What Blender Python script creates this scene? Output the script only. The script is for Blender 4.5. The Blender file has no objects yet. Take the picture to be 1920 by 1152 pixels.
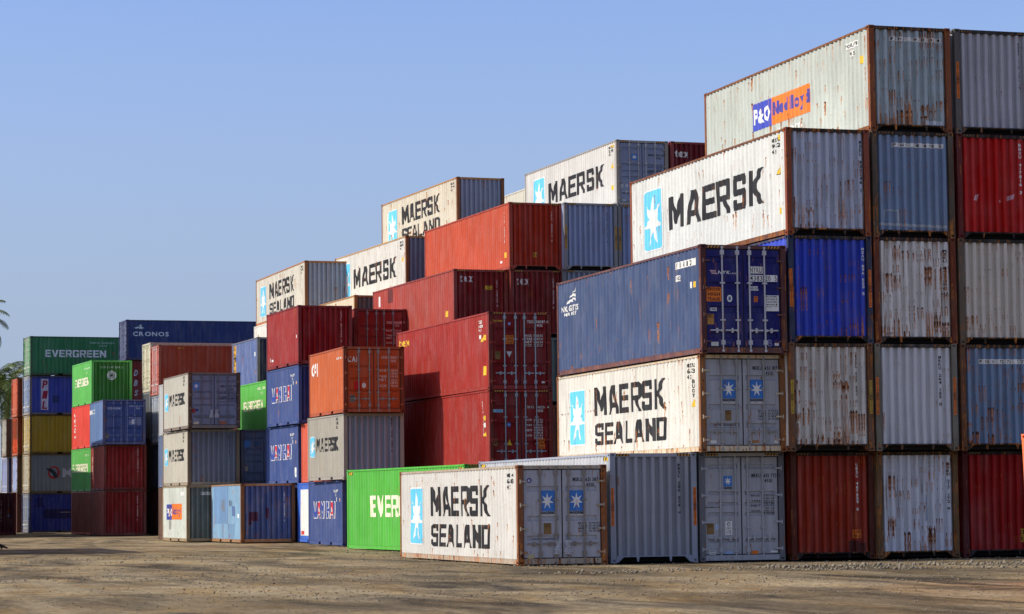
import bpy, bmesh, math, random
import numpy as np
from mathutils import Vector, Matrix

R = math.radians
sc = bpy.context.scene
COL = sc.collection

# ------------------------------------------------------------------ camera
F_PX, PITCH, ROLL, YAW, CAM_H = 4804.81, R(4.373933), R(-0.643411), R(-17.445633), 1.611158
cy, sy = math.cos(YAW), math.sin(YAW)
fw = Vector((-sy * math.cos(PITCH), cy * math.cos(PITCH), math.sin(PITCH)))
r0 = Vector((cy, sy, 0.0)); u0 = r0.cross(fw)
cr, sr = math.cos(ROLL), math.sin(ROLL)
rt = r0 * cr + u0 * sr; up = u0 * cr - r0 * sr
camd = bpy.data.cameras.new('camera')
camd.sensor_width = 36.0
camd.lens = F_PX / 1920.0 * 36.0
camd.clip_start = 0.5; camd.clip_end = 5000.0
cam = bpy.data.objects.new('camera', camd); COL.objects.link(cam)
m = Matrix((rt, up, -fw)).transposed().to_4x4(); m.translation = Vector((0, 0, CAM_H))
cam.matrix_world = m
sc.camera = cam

# ------------------------------------------------------------------ light
SUN_EL = R(35.0)
SUN_H = Vector((-1.0, 0.165, 0)).normalized()          # horizontal direction towards the sun
ld = -(SUN_H * math.cos(SUN_EL) + Vector((0, 0, math.sin(SUN_EL))))
sund = bpy.data.lights.new('sun', 'SUN'); sund.energy = SUN_E = 4.3; sund.angle = R(0.53); sund.color = (1.0, 0.92, 0.79)
suno = bpy.data.objects.new('sun', sund); COL.objects.link(suno)
suno.rotation_euler = ld.to_track_quat('-Z', 'Y').to_euler(); suno.location = (-40, 20, 60)
wd = bpy.data.worlds.new('World'); sc.world = wd; wd.use_nodes = True
wn = wd.node_tree.nodes; wl = wd.node_tree.links
sky = wn.new('ShaderNodeTexSky'); sky.sky_type = 'NISHITA'; sky.sun_disc = False
sky.sun_elevation = SUN_EL; sky.sun_rotation = math.atan2(SUN_H.x, SUN_H.y)
sky.altitude = 0; sky.air_density = 1.0; sky.dust_density = 1.6; sky.ozone_density = 3.0
bg = wn['Background']; bg.inputs[1].default_value = 0.14
# clear blue above, paler haze low over the horizon (direction only, the same from anywhere)
tint = wn.new('ShaderNodeMix'); tint.data_type = 'RGBA'; tint.blend_type = 'MULTIPLY'; tint.inputs[0].default_value = 1.0
# overhead the unseen sky is greyed and dimmed to neutralise and lower the fill
wtc = wn.new('ShaderNodeTexCoord'); wsp = wn.new('ShaderNodeSeparateXYZ'); wl.new(wtc.outputs['Generated'], wsp.inputs[0])
wsat = wn.new('ShaderNodeMapRange'); wsat.interpolation_type = 'SMOOTHSTEP'
for i_, v_ in enumerate((.22, .55, 1.0, 0.38)): wsat.inputs[i_ + 1].default_value = v_
wl.new(wsp.outputs[2], wsat.inputs[0])
whs = wn.new('ShaderNodeHueSaturation'); wl.new(wsat.outputs[0], whs.inputs['Saturation']); wl.new(sky.outputs[0], whs.inputs['Color'])
wval = wn.new('ShaderNodeMapRange'); wval.interpolation_type = 'SMOOTHSTEP'
for i_, v_ in enumerate((.22, .60, 1.0, 0.60)): wval.inputs[i_ + 1].default_value = v_
wl.new(wsp.outputs[2], wval.inputs[0]); wl.new(wval.outputs[0], whs.inputs['Value'])
wl.new(whs.outputs[0], tint.inputs[6]); tint.inputs[7].default_value = (1.05, 1.07, 1.38, 1)
wmr = wn.new('ShaderNodeMapRange'); wmr.interpolation_type = 'SMOOTHSTEP'
for i_, v_ in enumerate((-.02, .26, .92, 0.0)): wmr.inputs[i_ + 1].default_value = v_
wl.new(wsp.outputs[2], wmr.inputs[0])
hz_ = wn.new('ShaderNodeMix'); hz_.data_type = 'RGBA'; wl.new(wmr.outputs[0], hz_.inputs[0])
wl.new(tint.outputs[2], hz_.inputs[6]); hz_.inputs[7].default_value = (2.65, 3.30, 4.50, 1)
wl.new(hz_.outputs[2], bg.inputs[0])
sc.view_settings.view_transform = 'Standard'; sc.view_settings.look = 'None'
sc.view_settings.exposure = 0.0; sc.view_settings.gamma = 1.0
sc.render.engine = 'CYCLES'
sc.cycles.max_bounces = 6; sc.cycles.diffuse_bounces = 2

# ------------------------------------------------------------------ materials
def lin(c):
    return tuple(((x / 255.0) / 12.92 if x <= 10 else ((x / 255.0 + 0.055) / 1.055) ** 2.4) for x in c) + (1.0,)

def ngroup_weather():
    """paint colour, rust amount, seed -> weathered colour, roughness, height"""
    g = bpy.data.node_groups.new('weathered_paint', 'ShaderNodeTree')
    I = g.interface
    I.new_socket('Color', in_out='INPUT', socket_type='NodeSocketColor')
    for n in ('Rust', 'Seed', 'Fade'):
        I.new_socket(n, in_out='INPUT', socket_type='NodeSocketFloat')
    I.new_socket('Color', in_out='OUTPUT', socket_type='NodeSocketColor')
    I.new_socket('Roughness', in_out='OUTPUT', socket_type='NodeSocketFloat')
    I.new_socket('Height', in_out='OUTPUT', socket_type='NodeSocketFloat')
    N, L = g.nodes, g.links
    gi = N.new('NodeGroupInput'); go = N.new('NodeGroupOutput')
    def val(x):
        return x
    def math_(op, a, b=None, c=None, clamp=False):
        n = N.new('ShaderNodeMath'); n.operation = op; n.use_clamp = clamp
        for i, v in enumerate((a, b, c)):
            if v is None: continue
            if hasattr(v, 'is_linked') or hasattr(v, 'links'): L.new(v, n.inputs[i])
            else: n.inputs[i].default_value = v
        return n.outputs[0]
    def vec(h, s, z):
        n = N.new('ShaderNodeCombineXYZ')
        for i, v in enumerate((h, s, z)):
            L.new(v, n.inputs[i])
        return n.outputs[0]
    def noise(v, scale, detail, rough=.55):
        n = N.new('ShaderNodeTexNoise'); n.inputs['Scale'].default_value = scale
        n.inputs['Detail'].default_value = detail; n.inputs['Roughness'].default_value = rough
        L.new(v, n.inputs['Vector']); return n.outputs[0]
    def sstep(x, a, b):
        n = N.new('ShaderNodeMapRange'); n.interpolation_type = 'SMOOTHSTEP'
        L.new(x, n.inputs[0])
        for i, v in ((1, a), (2, b)):
            if isinstance(v, float): n.inputs[i].default_value = v
            else: L.new(v, n.inputs[i])
        return n.outputs[0]
    def mapr(x, a, b, c, d):
        n = N.new('ShaderNodeMapRange'); L.new(x, n.inputs[0])
        for i, v in enumerate((a, b, c, d)): n.inputs[i + 1].default_value = v
        return n.outputs[0]
    def mix(f, a, b):
        n = N.new('ShaderNodeMix'); n.data_type = 'RGBA'
        L.new(f, n.inputs[0])
        for i, v in ((6, a), (7, b)):
            if isinstance(v, tuple): n.inputs[i].default_value = v
            else: L.new(v, n.inputs[i])
        return n.outputs[2]
    tc = N.new('ShaderNodeTexCoord'); sp = N.new('ShaderNodeSeparateXYZ'); L.new(tc.outputs['Object'], sp.inputs[0])
    x, y, z = sp.outputs
    rust, seed, fade, colr = gi.outputs['Rust'], gi.outputs['Seed'], gi.outputs['Fade'], gi.outputs['Color']
    h = math_('ADD', math_('MULTIPLY', x, 1.0), math_('MULTIPLY', y, 1.07))
    h = math_('ADD', h, math_('MULTIPLY', seed, 23.7))
    s = math_('MULTIPLY', seed, 5.31)
    zb = math_('ADD', z, math_('MULTIPLY', seed, 1.9))
    pv = vec(h, s, zb)
    tone = mapr(noise(pv, 0.55, 3), .3, .7, .93, 1.07)
    streak = mapr(noise(vec(math_('MULTIPLY', h, 7.0), s, math_('MULTIPLY', zb, .35)), 1.0, 4), .25, .75, .88, 1.12)
    fine = mapr(noise(pv, 22.0, 3), .25, .75, .94, 1.06)
    mul = math_('MULTIPLY', math_('MULTIPLY', tone, streak), fine)
    hsv = N.new('ShaderNodeHueSaturation'); L.new(colr, hsv.inputs['Color']); L.new(mul, hsv.inputs['Value'])
    # chalky fading in patches
    fm = math_('MULTIPLY', sstep(noise(vec(math_('MULTIPLY', h, 2.6), s, math_('MULTIPLY', zb, .7)), 1.0, 6, .65), .40, .72), fade)
    fm = math_('MULTIPLY', fm, .55)
    lightn = N.new('ShaderNodeMix'); lightn.data_type = 'RGBA'; lightn.inputs[0].default_value = .5
    L.new(colr, lightn.inputs[6]); lightn.inputs[7].default_value = (.55, .55, .53, 1)
    c1 = mix(fm, hsv.outputs[0], lightn.outputs[2])
    # grime runs, brown and thin
    gn = noise(vec(math_('MULTIPLY', h, 13.0), s, math_('MULTIPLY', zb, .55)), 1.0, 5, .6)
    gm = math_('MULTIPLY', sstep(gn, .54, .74), math_('ADD', math_('MULTIPLY', rust, .7), .16))
    c2 = mix(gm, c1, (.13, .085, .045, 1))
    # rust: blotches, drips under them, specks
    low = sstep(z, 1.35, .1)
    ncol = mapr(noise(vec(math_('MULTIPLY', h, 2.6), s, math_('MULTIPLY', zb, .25)), 1.0, 3), .35, .65, -.05, .07)
    bias = math_('MULTIPLY', math_('MINIMUM', rust, .8), math_('ADD', math_('ADD', .10, ncol), math_('MULTIPLY', low, .10)))
    t0 = math_('SUBTRACT', .735, bias)
    n1 = noise(vec(math_('MULTIPLY', h, 6.5), s, math_('MULTIPLY', zb, 1.5)), 1.0, 7, .70)
    blot = sstep(n1, t0, math_('ADD', t0, .05))
    n2 = noise(vec(math_('MULTIPLY', h, 11.0), math_('ADD', s, 4.0), math_('MULTIPLY', zb, .6)), 1.0, 6, .62)
    t1 = math_('SUBTRACT', .725, bias)
    drip = sstep(n2, t1, math_('ADD', t1, .06))
    # pits that bleed: a dark head with an orange tail running down from it
    wob = mapr(noise(pv, 16.0, 3), .3, .7, -.012, .012)
    def pits(a, b, amt, hw, ln, off):
        vo = N.new('ShaderNodeTexVoronoi'); vo.voronoi_dimensions = '2D'; vo.inputs['Scale'].default_value = 1.0; vo.inputs['Randomness'].default_value = 1
        pv2 = vec(math_('MULTIPLY', math_('ADD', h, off), a), math_('MULTIPLY', zb, b), math_('MULTIPLY', zb, 0.0))
        L.new(pv2, vo.inputs['Vector'])
        dv = N.new('ShaderNodeVectorMath'); dv.operation = 'SUBTRACT'; L.new(pv2, dv.inputs[0]); L.new(vo.outputs['Position'], dv.inputs[1])
        ds = N.new('ShaderNodeSeparateXYZ'); L.new(dv.outputs[0], ds.inputs[0])
        dx = math_('ABSOLUTE', math_('ADD', math_('DIVIDE', ds.outputs[0], a), wob)); dz = math_('DIVIDE', ds.outputs[1], b)
        cs = N.new('ShaderNodeSeparateColor'); L.new(vo.outputs['Color'], cs.inputs[0])
        chance = math_('MULTIPLY', math_('MULTIPLY', rust, math_('ADD', math_('ADD', 1.0, math_('MULTIPLY', ncol, 9.0)), math_('MULTIPLY', low, .75))), amt)
        has = math_('LESS_THAN', cs.outputs[0], chance)
        sz = math_('MULTIPLY', math_('ADD', math_('MULTIPLY', math_('POWER', cs.outputs[1], 1.6), .9), .25), math_('ADD', math_('MULTIPLY', rust, .8), .55))
        rr = math_('SQRT', math_('ADD', math_('POWER', math_('DIVIDE', dx, hw), 2.0), math_('POWER', math_('DIVIDE', dz, math_('MULTIPLY', hw, 1.9) if False else hw * 2.1), 2.0)))
        head = math_('MULTIPLY', sstep(math_('DIVIDE', rr, math_('MULTIPLY', sz, .62)), 1.0, .6), has)
        t = math_('DIVIDE', math_('MULTIPLY', dz, -1.0), math_('MULTIPLY', sz, ln))
        below = math_('GREATER_THAN', t, 0.0)
        wid = math_('MULTIPLY', math_('MULTIPLY', math_('POWER', math_('SUBTRACT', 1.0, t, None, True), .6), sz), hw * 1.0)
        tail = math_('MULTIPLY', math_('MULTIPLY', math_('MULTIPLY', sstep(math_('DIVIDE', dx, math_('MAXIMUM', wid, .0008)), 1.15, .35), below), has), math_('SUBTRACT', 1.0, math_('MULTIPLY', t, .55), None, True))
        tail = math_('MULTIPLY', tail, sstep(noise(vec(math_('MULTIPLY', h, 30.0), s, math_('MULTIPLY', zb, 7.0)), 1.0, 4), .28, .5))
        return head, tail
    h1, ta1 = pits(4.6, 1.3, 1.35, .031, .85, 0.0)
    h2, ta2 = pits(9.0, 2.6, .85, .014, .38, 3.3)
    spk = math_('MAXIMUM', h1, h2); tails = math_('MULTIPLY', math_('MAXIMUM', ta1, ta2), 1.0)
    core = math_('MAXIMUM', math_('MULTIPLY', blot, sstep(n1, math_('ADD', t0, .02), math_('ADD', t0, .09))), spk)
    mask = math_('MAXIMUM', math_('MAXIMUM', math_('MAXIMUM', blot, math_('MULTIPLY', drip, .85)), spk), tails)
    rc = mix(sstep(noise(pv, 9.0, 5), .35, .65), (.62, .24, .05, 1), (.34, .105, .022, 1))
    rc = mix(math_('MULTIPLY', sstep(tails, .55, .95), .6), rc, (.15, .042, .014, 1))
    rc = mix(core, rc, (.06, .022, .012, 1))
    c3 = mix(mask, c2, rc)
    L.new(c3, go.inputs['Color'])
    L.new(mapr(mask, 0, 1, .52, .88), go.inputs['Roughness'])
    hgt = math_('ADD', math_('MULTIPLY', noise(pv, 1.7, 2), 1.0), math_('MULTIPLY', noise(pv, 14.0, 3), .10))
    L.new(math_('ADD', hgt, math_('MULTIPLY', mask, .07)), go.inputs['Height'])
    return g
WG = ngroup_weather()
_mats = {}
def paint(name, col, rust=.1, seed=0., fade=.3, bump=.02):
    """weathered container paint; col is an sRGB triple"""
    key = (name, col, rust, seed, fade)
    if key in _mats: return _mats[key]
    mt = bpy.data.materials.new(name); mt.use_nodes = True
    N, L = mt.node_tree.nodes, mt.node_tree.links
    b = N['Principled BSDF']; g = N.new('ShaderNodeGroup'); g.node_tree = WG
    g.inputs['Color'].default_value = lin(col); g.inputs['Rust'].default_value = rust
    g.inputs['Seed'].default_value = seed; g.inputs['Fade'].default_value = fade
    L.new(g.outputs['Color'], b.inputs['Base Color']); L.new(g.outputs['Roughness'], b.inputs['Roughness'])
    b.inputs['Specular IOR Level'].default_value = .18
    bp = N.new('ShaderNodeBump'); bp.inputs['Strength'].default_value = 1.0; bp.inputs['Distance'].default_value = bump
    L.new(g.outputs['Height'], bp.inputs['Height']); L.new(bp.outputs[0], b.inputs['Normal'])
    _mats[key] = mt
    return mt
def simple(name, col, rough=.6, metal=0., var=.25, scale=6.):
    key = (name, col, rough, metal)
    if key in _mats: return _mats[key]
    mt = bpy.data.materials.new(name); mt.use_nodes = True
    N, L = mt.node_tree.nodes, mt.node_tree.links; b = N['Principled BSDF']
    tc = N.new('ShaderNodeTexCoord'); no = N.new('ShaderNodeTexNoise'); no.inputs['Scale'].default_value = scale; no.inputs['Detail'].default_value = 5
    L.new(tc.outputs['Object'], no.inputs['Vector'])
    mr = N.new('ShaderNodeMapRange'); mr.inputs[1].default_value = .3; mr.inputs[2].default_value = .7
    mr.inputs[3].default_value = 1 - var; mr.inputs[4].default_value = 1 + var
    L.new(no.outputs[0], mr.inputs[0])
    hs = N.new('ShaderNodeHueSaturation'); hs.inputs['Color'].default_value = lin(col); L.new(mr.outputs[0], hs.inputs['Value'])
    L.new(hs.outputs[0], b.inputs['Base Color']); b.inputs['Roughness'].default_value = rough; b.inputs['Metallic'].default_value = metal
    _mats[key] = mt
    return mt

# ------------------------------------------------------------------ helpers
def link(o, parent=None):
    COL.objects.link(o)
    if parent is not None: o.parent = parent
    return o
def mesh_from(name, V, Fc, smooth=False):
    me = bpy.data.meshes.new(name); me.from_pydata([tuple(v) for v in V], [], [tuple(f) for f in Fc]); me.update()
    if smooth:
        me.polygons.foreach_set('use_smooth', [True] * len(me.polygons))
    return me
class MB:
    def __init__(s): s.V = []; s.F = []
    def box(s, x0, x1, y0, y1, z0, z1):
        b = len(s.V)
        s.V += [(x, y, z) for z in (z0, z1) for y in (y0, y1) for x in (x0, x1)]
        s.F += [tuple(b + i for i in f) for f in ((0, 2, 3, 1), (4, 5, 7, 6), (0, 1, 5, 4), (2, 6, 7, 3), (0, 4, 6, 2), (1, 3, 7, 5))]
    def prism_y(s, pts, y0, y1):
        """polygon in x,z extruded along y"""
        b = len(s.V); n = len(pts)
        s.V += [(p[0], y0, p[1]) for p in pts] + [(p[0], y1, p[1]) for p in pts]
        s.F += [tuple(range(b, b + n)), tuple(range(b + 2 * n - 1, b + n - 1, -1))]
        s.F += [(b + (i + 1) % n, b + i, b + n + i, b + n + (i + 1) % n) for i in range(n)]
    def cyl(s, x, y, z0, z1, r, n=8):
        b = len(s.V)
        for z in (z0, z1):
            s.V += [(x + r * math.cos(2 * math.pi * i / n), y + r * math.sin(2 * math.pi * i / n), z) for i in range(n)]
        s.F += [(b + i, b + (i + 1) % n, b + n + (i + 1) % n, b + n + i) for i in range(n)]
        s.F += [tuple(range(b + n - 1, b - 1, -1)), tuple(range(b + n, b + 2 * n))]
    def build(s, name, smooth=False): return mesh_from(name, s.V, s.F, smooth)
def obj(name, me, mats, parent=None, own=True, rz=0.):
    """link a mesh object; materials sit on the object so meshes can be shared"""
    o = bpy.data.objects.new(name, me)
    if not isinstance(mats, (list, tuple)): mats = [mats]
    if own:
        while len(me.materials) < len(mats): me.materials.append(None)
        for i, mt in enumerate(mats):
            o.material_slots[i].link = 'OBJECT'; o.material_slots[i].material = mt
    else:
        for mt in mats: me.materials.append(mt)
    if rz: o.rotation_euler = (0, 0, rz)
    return link(o, parent)

# ------------------------------------------------------------------ glyphs for painted writing
GLY = {}
def load_glyphs():
    cu = bpy.data.curves.new('glyph', 'FONT'); cu.resolution_u = 2; cu.fill_mode = 'BOTH'
    t = bpy.data.objects.new('glyph', cu); COL.objects.link(t)
    for bold in (0, 1, 2):
        cu.offset = (.008, .028, .05)[bold]
        for ch in "ABCDEFGHIJKLMNOPQRSTUVWXYZ0123456789abcdefghijklmnopqrstuvwxyz&.'/-\"":
            cu.body = ch
            bpy.context.view_layer.update()
            me = bpy.data.meshes.new_from_object(t.evaluated_get(bpy.context.evaluated_depsgraph_get()))
            P = [(v.co.x, v.co.y) for v in me.vertices]
            GLY[(ch, bold)] = [[P[i] for i in p.vertices] for p in me.polygons]
            bpy.data.meshes.remove(me)
    bpy.data.objects.remove(t); bpy.data.curves.remove(cu)
load_glyphs()
def text_polys(s, u0, v0, u1, v1, bold=0, shear=0., ref=None):
    """string fitted into the box u0..u1, v0..v1; cap height fills the box"""
    out = []; x = 0.
    for ch in s:
        if ch == ' ': x += .38; continue
        g = GLY.get((ch, bold))
        if not g: continue
        xs = [p[0] for f in g for p in f]
        a, b = min(xs), max(xs)
        for f in g: out.append([(p[0] - a + x, p[1]) for p in f])
        x += b - a + .13
    if not out: return []
    ys = [p[1] for f in out for p in f]
    lo, hi = min(ys), max(ys)
    w = x - .13
    sx = (u1 - u0) / max(w, 1e-6); sz = (v1 - v0) / max(hi - lo, 1e-6)
    return [[(u0 + p[0] * sx + shear * (p[1] - lo) * sz, v0 + (p[1] - lo) * sz) for p in f] for f in out]
BLK = {
 'M': (1.2, [[(0,0),(0,1),(.27,1),(.5,.52),(.73,1),(1,1),(1,0),(.77,0),(.77,.60),(.58,.14),(.42,.14),(.23,.60),(.23,0)]]),
 'A': (1.08, [[(0,0),(.32,1),(.5,1),(.5,.76),(.39,.40),(.5,.40),(.5,.22),(.31,.22),(.24,0)], [(1,0),(.76,0),(.69,.22),(.5,.22),(.5,.40),(.61,.40),(.5,.76),(.5,1),(.68,1)]]),
 'E': (.9, [[(0,0),(0,1),(1,1),(1,.81),(.29,.81),(.29,.6),(.93,.6),(.93,.42),(.29,.42),(.29,.19),(1,.19),(1,0)]]),
 'R': (1., [[(0,0),(0,1),(.27,1),(.27,0)], [(.27,1),(.88,1),(1,.9),(1,.5),(.88,.39),(.27,.39),(.27,.55),(.72,.55),(.75,.6),(.75,.78),(.72,.82),(.27,.82)], [(.45,.39),(.74,.39),(1,0),(.72,0)]]),
 'S': (.95, [[(0,.1),(.1,0),(.9,0),(1,.1),(1,.49),(.9,.59),(.27,.59),(.27,.81),(.74,.81),(.74,.69),(1,.69),(1,.9),(.9,1),(.1,1),(0,.9),(0,.5),(.1,.41),(.73,.41),(.73,.19),(.27,.19),(.27,.31),(0,.31)]]),
 'K': (1.0, [[(0,0),(0,1),(.28,1),(.28,.6),(.68,1),(1,1),(.53,.52),(1,0),(.68,0),(.28,.43),(.28,0)]]),
 'L': (.85, [[(0,0),(0,1),(.29,1),(.29,.19),(1,.19),(1,0)]]),
 'N': (1.05, [[(0,0),(0,1),(.28,1),(.73,.42),(.73,1),(1,1),(1,0),(.73,0),(.27,.58),(.27,0)]]),
 'D': (1., [[(0,0),(0,1),(.28,1),(.28,0)], [(.28,1),(.82,1),(1,.84),(1,.16),(.82,0),(.28,0),(.28,.18),(.70,.18),(.73,.22),(.73,.78),(.70,.82),(.28,.82)]]),
 'V': (1.05, [[(0,1),(.27,1),(.5,.3),(.73,1),(1,1),(.64,0),(.36,0)]]),
 'G': (1., [[(0,.1),(.1,0),(.9,0),(1,.1),(1,.52),(.55,.52),(.55,.36),(.73,.36),(.73,.18),(.27,.18),(.27,.82),(.73,.82),(.73,.7),(1,.7),(1,.9),(.9,1),(.1,1),(0,.9)]]),
 'W': (1.35, [[(0,1),(.2,1),(.29,.35),(.41,.9),(.59,.9),(.71,.35),(.8,1),(1,1),(.82,0),(.62,0),(.5,.55),(.38,0),(.18,0)]]),
 'H': (1., [[(0,0),(0,1),(.27,1),(.27,.6),(.73,.6),(.73,1),(1,1),(1,0),(.73,0),(.73,.41),(.27,.41),(.27,0)]]),
 'I': (.4, [[(0,0),(0,1),(1,1),(1,0)]]),
}
def block_polys(s, u0, v0, u1, v1, gap=.15, shear=0., pad=0.):
    tot = sum(BLK[c][0] if c != ' ' else .6 for c in s) + gap * (len(s) - 1)
    k = (u1 - u0) / tot; out = []; x = u0
    for c in s:
        if c == ' ': x += .6 * k + gap * k; continue
        w, ps = BLK[c]
        for p in ps:
            out.append([(x + q[0] * w * k + shear * q[1], v0 + q[1] * (v1 - v0)) for q in p])
        x += (w + gap) * k
    return out
def star(cu, cv, rx, rz, n=7, inner=.40):
    return [(cu + (rx if i % 2 == 0 else rx * inner) * math.sin(math.pi * i / n), cv + (rz if i % 2 == 0 else rz * inner) * math.cos(math.pi * i / n)) for i in range(2 * n)]
def disc(cu, cv, r, rz=None, n=20):
    rz = rz or r
    return [(cu + r * math.cos(2 * math.pi * i / n), cv + rz * math.sin(2 * math.pi * i / n)) for i in range(n)]
# ------------------------------------------------------------------ container geometry
W = 2.438; HW = W / 2; ST, HCU = 2.591, 2.896; L20, L40 = 6.058, 12.192
_cache = {}
def cached(key, fn):
    if key not in _cache: _cache[key] = fn()
    return _cache[key]
PO = .15                                   # width of a corner post
def prof_side(L):
    n = round((L - 2 * .13) / .278); p = (L - .26) / n; us = [.13]; ds = [.014]
    for i in range(n):
        a = .13 + i * p
        for f, d in ((.27, .014), (.50, .052), (.77, .052), (1., .014)):
            us.append(a + f * p); ds.append(d)
    return us, ds
def prof_end():
    n = 9; a0 = PO; p = (W - 2 * PO) / n; us = [a0]; ds = [.115]
    for i in range(n):
        a = a0 + i * p
        for f, d in ((.21, .115), (.32, .018), (.66, .018), (.77, .115), (1., .115)):
            us.append(a + f * p); ds.append(d)
    return us, ds
PE = prof_end()
def dent_fn(seed, v0, v1, width, amp):
    """slow buckling of the sheet plus a few knocks"""
    rnd = random.Random(seed); ph = [rnd.uniform(0, 6.28) for _ in range(6)]
    knocks = [(rnd.uniform(.5, width - .5), rnd.uniform(v0 + .4, v1 - .4), rnd.uniform(.22, .55), rnd.uniform(.008, .030)) for _ in range(int(width * .9) + 1)]
    def f(u, v):
        if v <= v0 or v >= v1: return 0.
        d = amp * (math.sin(u * 1.3 + ph[0]) * math.sin(v * 2.2 + ph[1]) + .7 * math.sin(u * 3.1 + ph[2] + v) * math.sin(v * 3.7 + ph[3]) + .5 * math.sin(u * 6.3 + ph[4]) * math.sin(v * 1.4 + ph[5]))
        for a, b, r, h in knocks:
            q = ((u - a) / r) ** 2 + ((v - b) / (r * 1.2)) ** 2
            if q < 5: d += h * math.exp(-q)
        return d * math.sin(math.pi * (v - v0) / (v1 - v0)) * min(1., max(0., (u - .13) / .25), max(0., (width - .13 - u) / .25))
    return f
ROWS = 12
def side_dent(L, H, var): return dent_fn(11 * var + int(L) + int(H * 10), .155, H - .066, L, .006)
def end_dent(L, H, tun, var): return dent_fn(7 * var + 3 + int(H * 10), .19 if tun else .165, H - .108, W, .006)
def corr_mesh(us, ds, v0, v1, pos, dent, rows=ROWS):
    V = []; Fc = []; n = len(us)
    for j in range(rows + 1):
        v = v0 + (v1 - v0) * j / rows
        for u, d in zip(us, ds): V.append(pos(u, v, d + dent(u, v)))
    for j in range(rows):
        for i in range(n - 1):
            a = j * n + i; Fc.append((a, a + 1, a + n + 1, a + n))
    return mesh_from('corrugated_panel', V, Fc)
def posL(L): return lambda u, v, d: (-HW + d, L / 2 - u, v)
def posF(L): return lambda u, v, d: (u - HW, -L / 2 + d, v)
def m_side(L, H, var):
    us, ds = prof_side(L)
    return corr_mesh(us, ds, .155, H - .066, posL(L), side_dent(L, H, var))
def m_end(L, H, tun, var):
    return corr_mesh(PE[0], PE[1], .19 if tun else .165, H - .108, posF(L), end_dent(L, H, tun, var))
def m_post(L, H, sx, sy):
    b = MB(); x0, x1 = sorted((sx * HW, sx * (HW - PO))); y0, y1 = sorted((sy * L / 2, sy * (L / 2 - .10)))
    b.box(x0, x1, y0, y1, .115, H - .115)
    x0, x1 = sorted((sx * HW, sx * (HW - .06))); y0, y1 = sorted((sy * (L / 2 - .10), sy * (L / 2 - .135)))
    b.box(x0, x1, y0, y1, .115, H - .115)
    return b.build('corner_post')
def holed(V, Fc, c, ax, ay, nrm, w, h, rx, ry, depth):
    """rectangular plate centred at c with a sunk oval hole"""
    b = len(V); n = 12
    cor = [(-w, -h), (w, -h), (w, h), (-w, h)]
    for p in cor: V.append(c + ax * p[0] + ay * p[1])
    ring = [(rx * math.cos(2 * math.pi * (i + .5) / n), ry * math.sin(2 * math.pi * (i + .5) / n)) for i in range(n)]
    for p in ring: V.append(c + ax * p[0] + ay * p[1])
    for p in ring: V.append(c + ax * p[0] + ay * p[1] - nrm * depth)
    near = [min(range(4), key=lambda k: (cor[k][0] / w - p[0] / rx) ** 2 + (cor[k][1] / h - p[1] / ry) ** 2) for p in ring]
    for i in range(n):
        j = (i + 1) % n
        if near[i] == near[j]: Fc.append((b + near[i], b + 4 + j, b + 4 + i))
        else: Fc.append((b + near[i], b + near[j], b + 4 + j, b + 4 + i))
        Fc.append((b + 4 + i, b + 4 + j, b + 4 + n + j, b + 4 + n + i))
    Fc.append(tuple(b + 4 + n + i for i in range(n)))
def m_cast(L, H, sx, sy, top):
    V = []; Fc = []; g = .004
    z0, z1 = (H - .118, H) if top else (0., .118)
    xo, xi = sx * (HW + g), sx * (HW - .162); yo, yi = sy * (L / 2 + g), sy * (L / 2 - .178)
    zc, zh = (z0 + z1) / 2, (z1 - z0) / 2
    holed(V, Fc, Vector(((xo + xi) / 2, yo, zc)), Vector((1, 0, 0)), Vector((0, 0, 1)), Vector((0, sy, 0)), abs(xo - xi) / 2, zh, .055, .033, .05)
    holed(V, Fc, Vector((xo, (yo + yi) / 2, zc)), Vector((0, 1, 0)), Vector((0, 0, 1)), Vector((sx, 0, 0)), abs(yo - yi) / 2, zh, .055, .033, .05)
    b = len(V)
    for z in (z0, z1): V += [Vector((xo, yo, z)), Vector((xi, yo, z)), Vector((xi, yi, z)), Vector((xo, yi, z))]
    Fc += [(b, b + 1, b + 2, b + 3), (b + 4, b + 5, b + 6, b + 7), (b + 1, b + 2, b + 6, b + 5), (b + 2, b + 3, b + 7, b + 6)]
    return mesh_from('corner_casting', V, Fc)
def m_toprail(L, H):
    b = MB(); b.box(-HW + .002, -HW + .062, -L / 2 + .175, L / 2 - .175, H - .072, H - .014)
    b.box(-HW + .002, -HW + .050, -L / 2 + .131, -L / 2 + .175, H - .128, H - .119); b.box(-HW + .002, -HW + .050, L / 2 - .175, L / 2 - .131, H - .128, H - .119)
    return b.build('top_rail')
def m_botrail(L, fork):
    b = MB(); x0, x1 = -HW + .006, -HW + .05; a = L / 2 - .175
    segs = [(-a, a)]
    if fork: segs = [(-a, -1.2), (-.84, .84), (1.2, a)]
    for p, q in segs: b.box(x0, x1, p, q, .022, .128)
    b.box(x0 - .004, x1 + .05, -a, a, .1285, .150)
    if fork:
        for c in (-1.02, 1.02):
            b.box(x0, x1, c - .18, c + .18, .022, .03)
    return b.build('bottom_rail')
def m_header(L, H):
    b = MB(); b.box(-HW + .163, HW - .163, -L / 2 + .006, -L / 2 + .085, H - .106, H - .012)
    b.box(-HW + .155, HW - .155, -L / 2 + .0855, -L / 2 + .30, H - .020, H - .013)
    return b.build('header')
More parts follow.
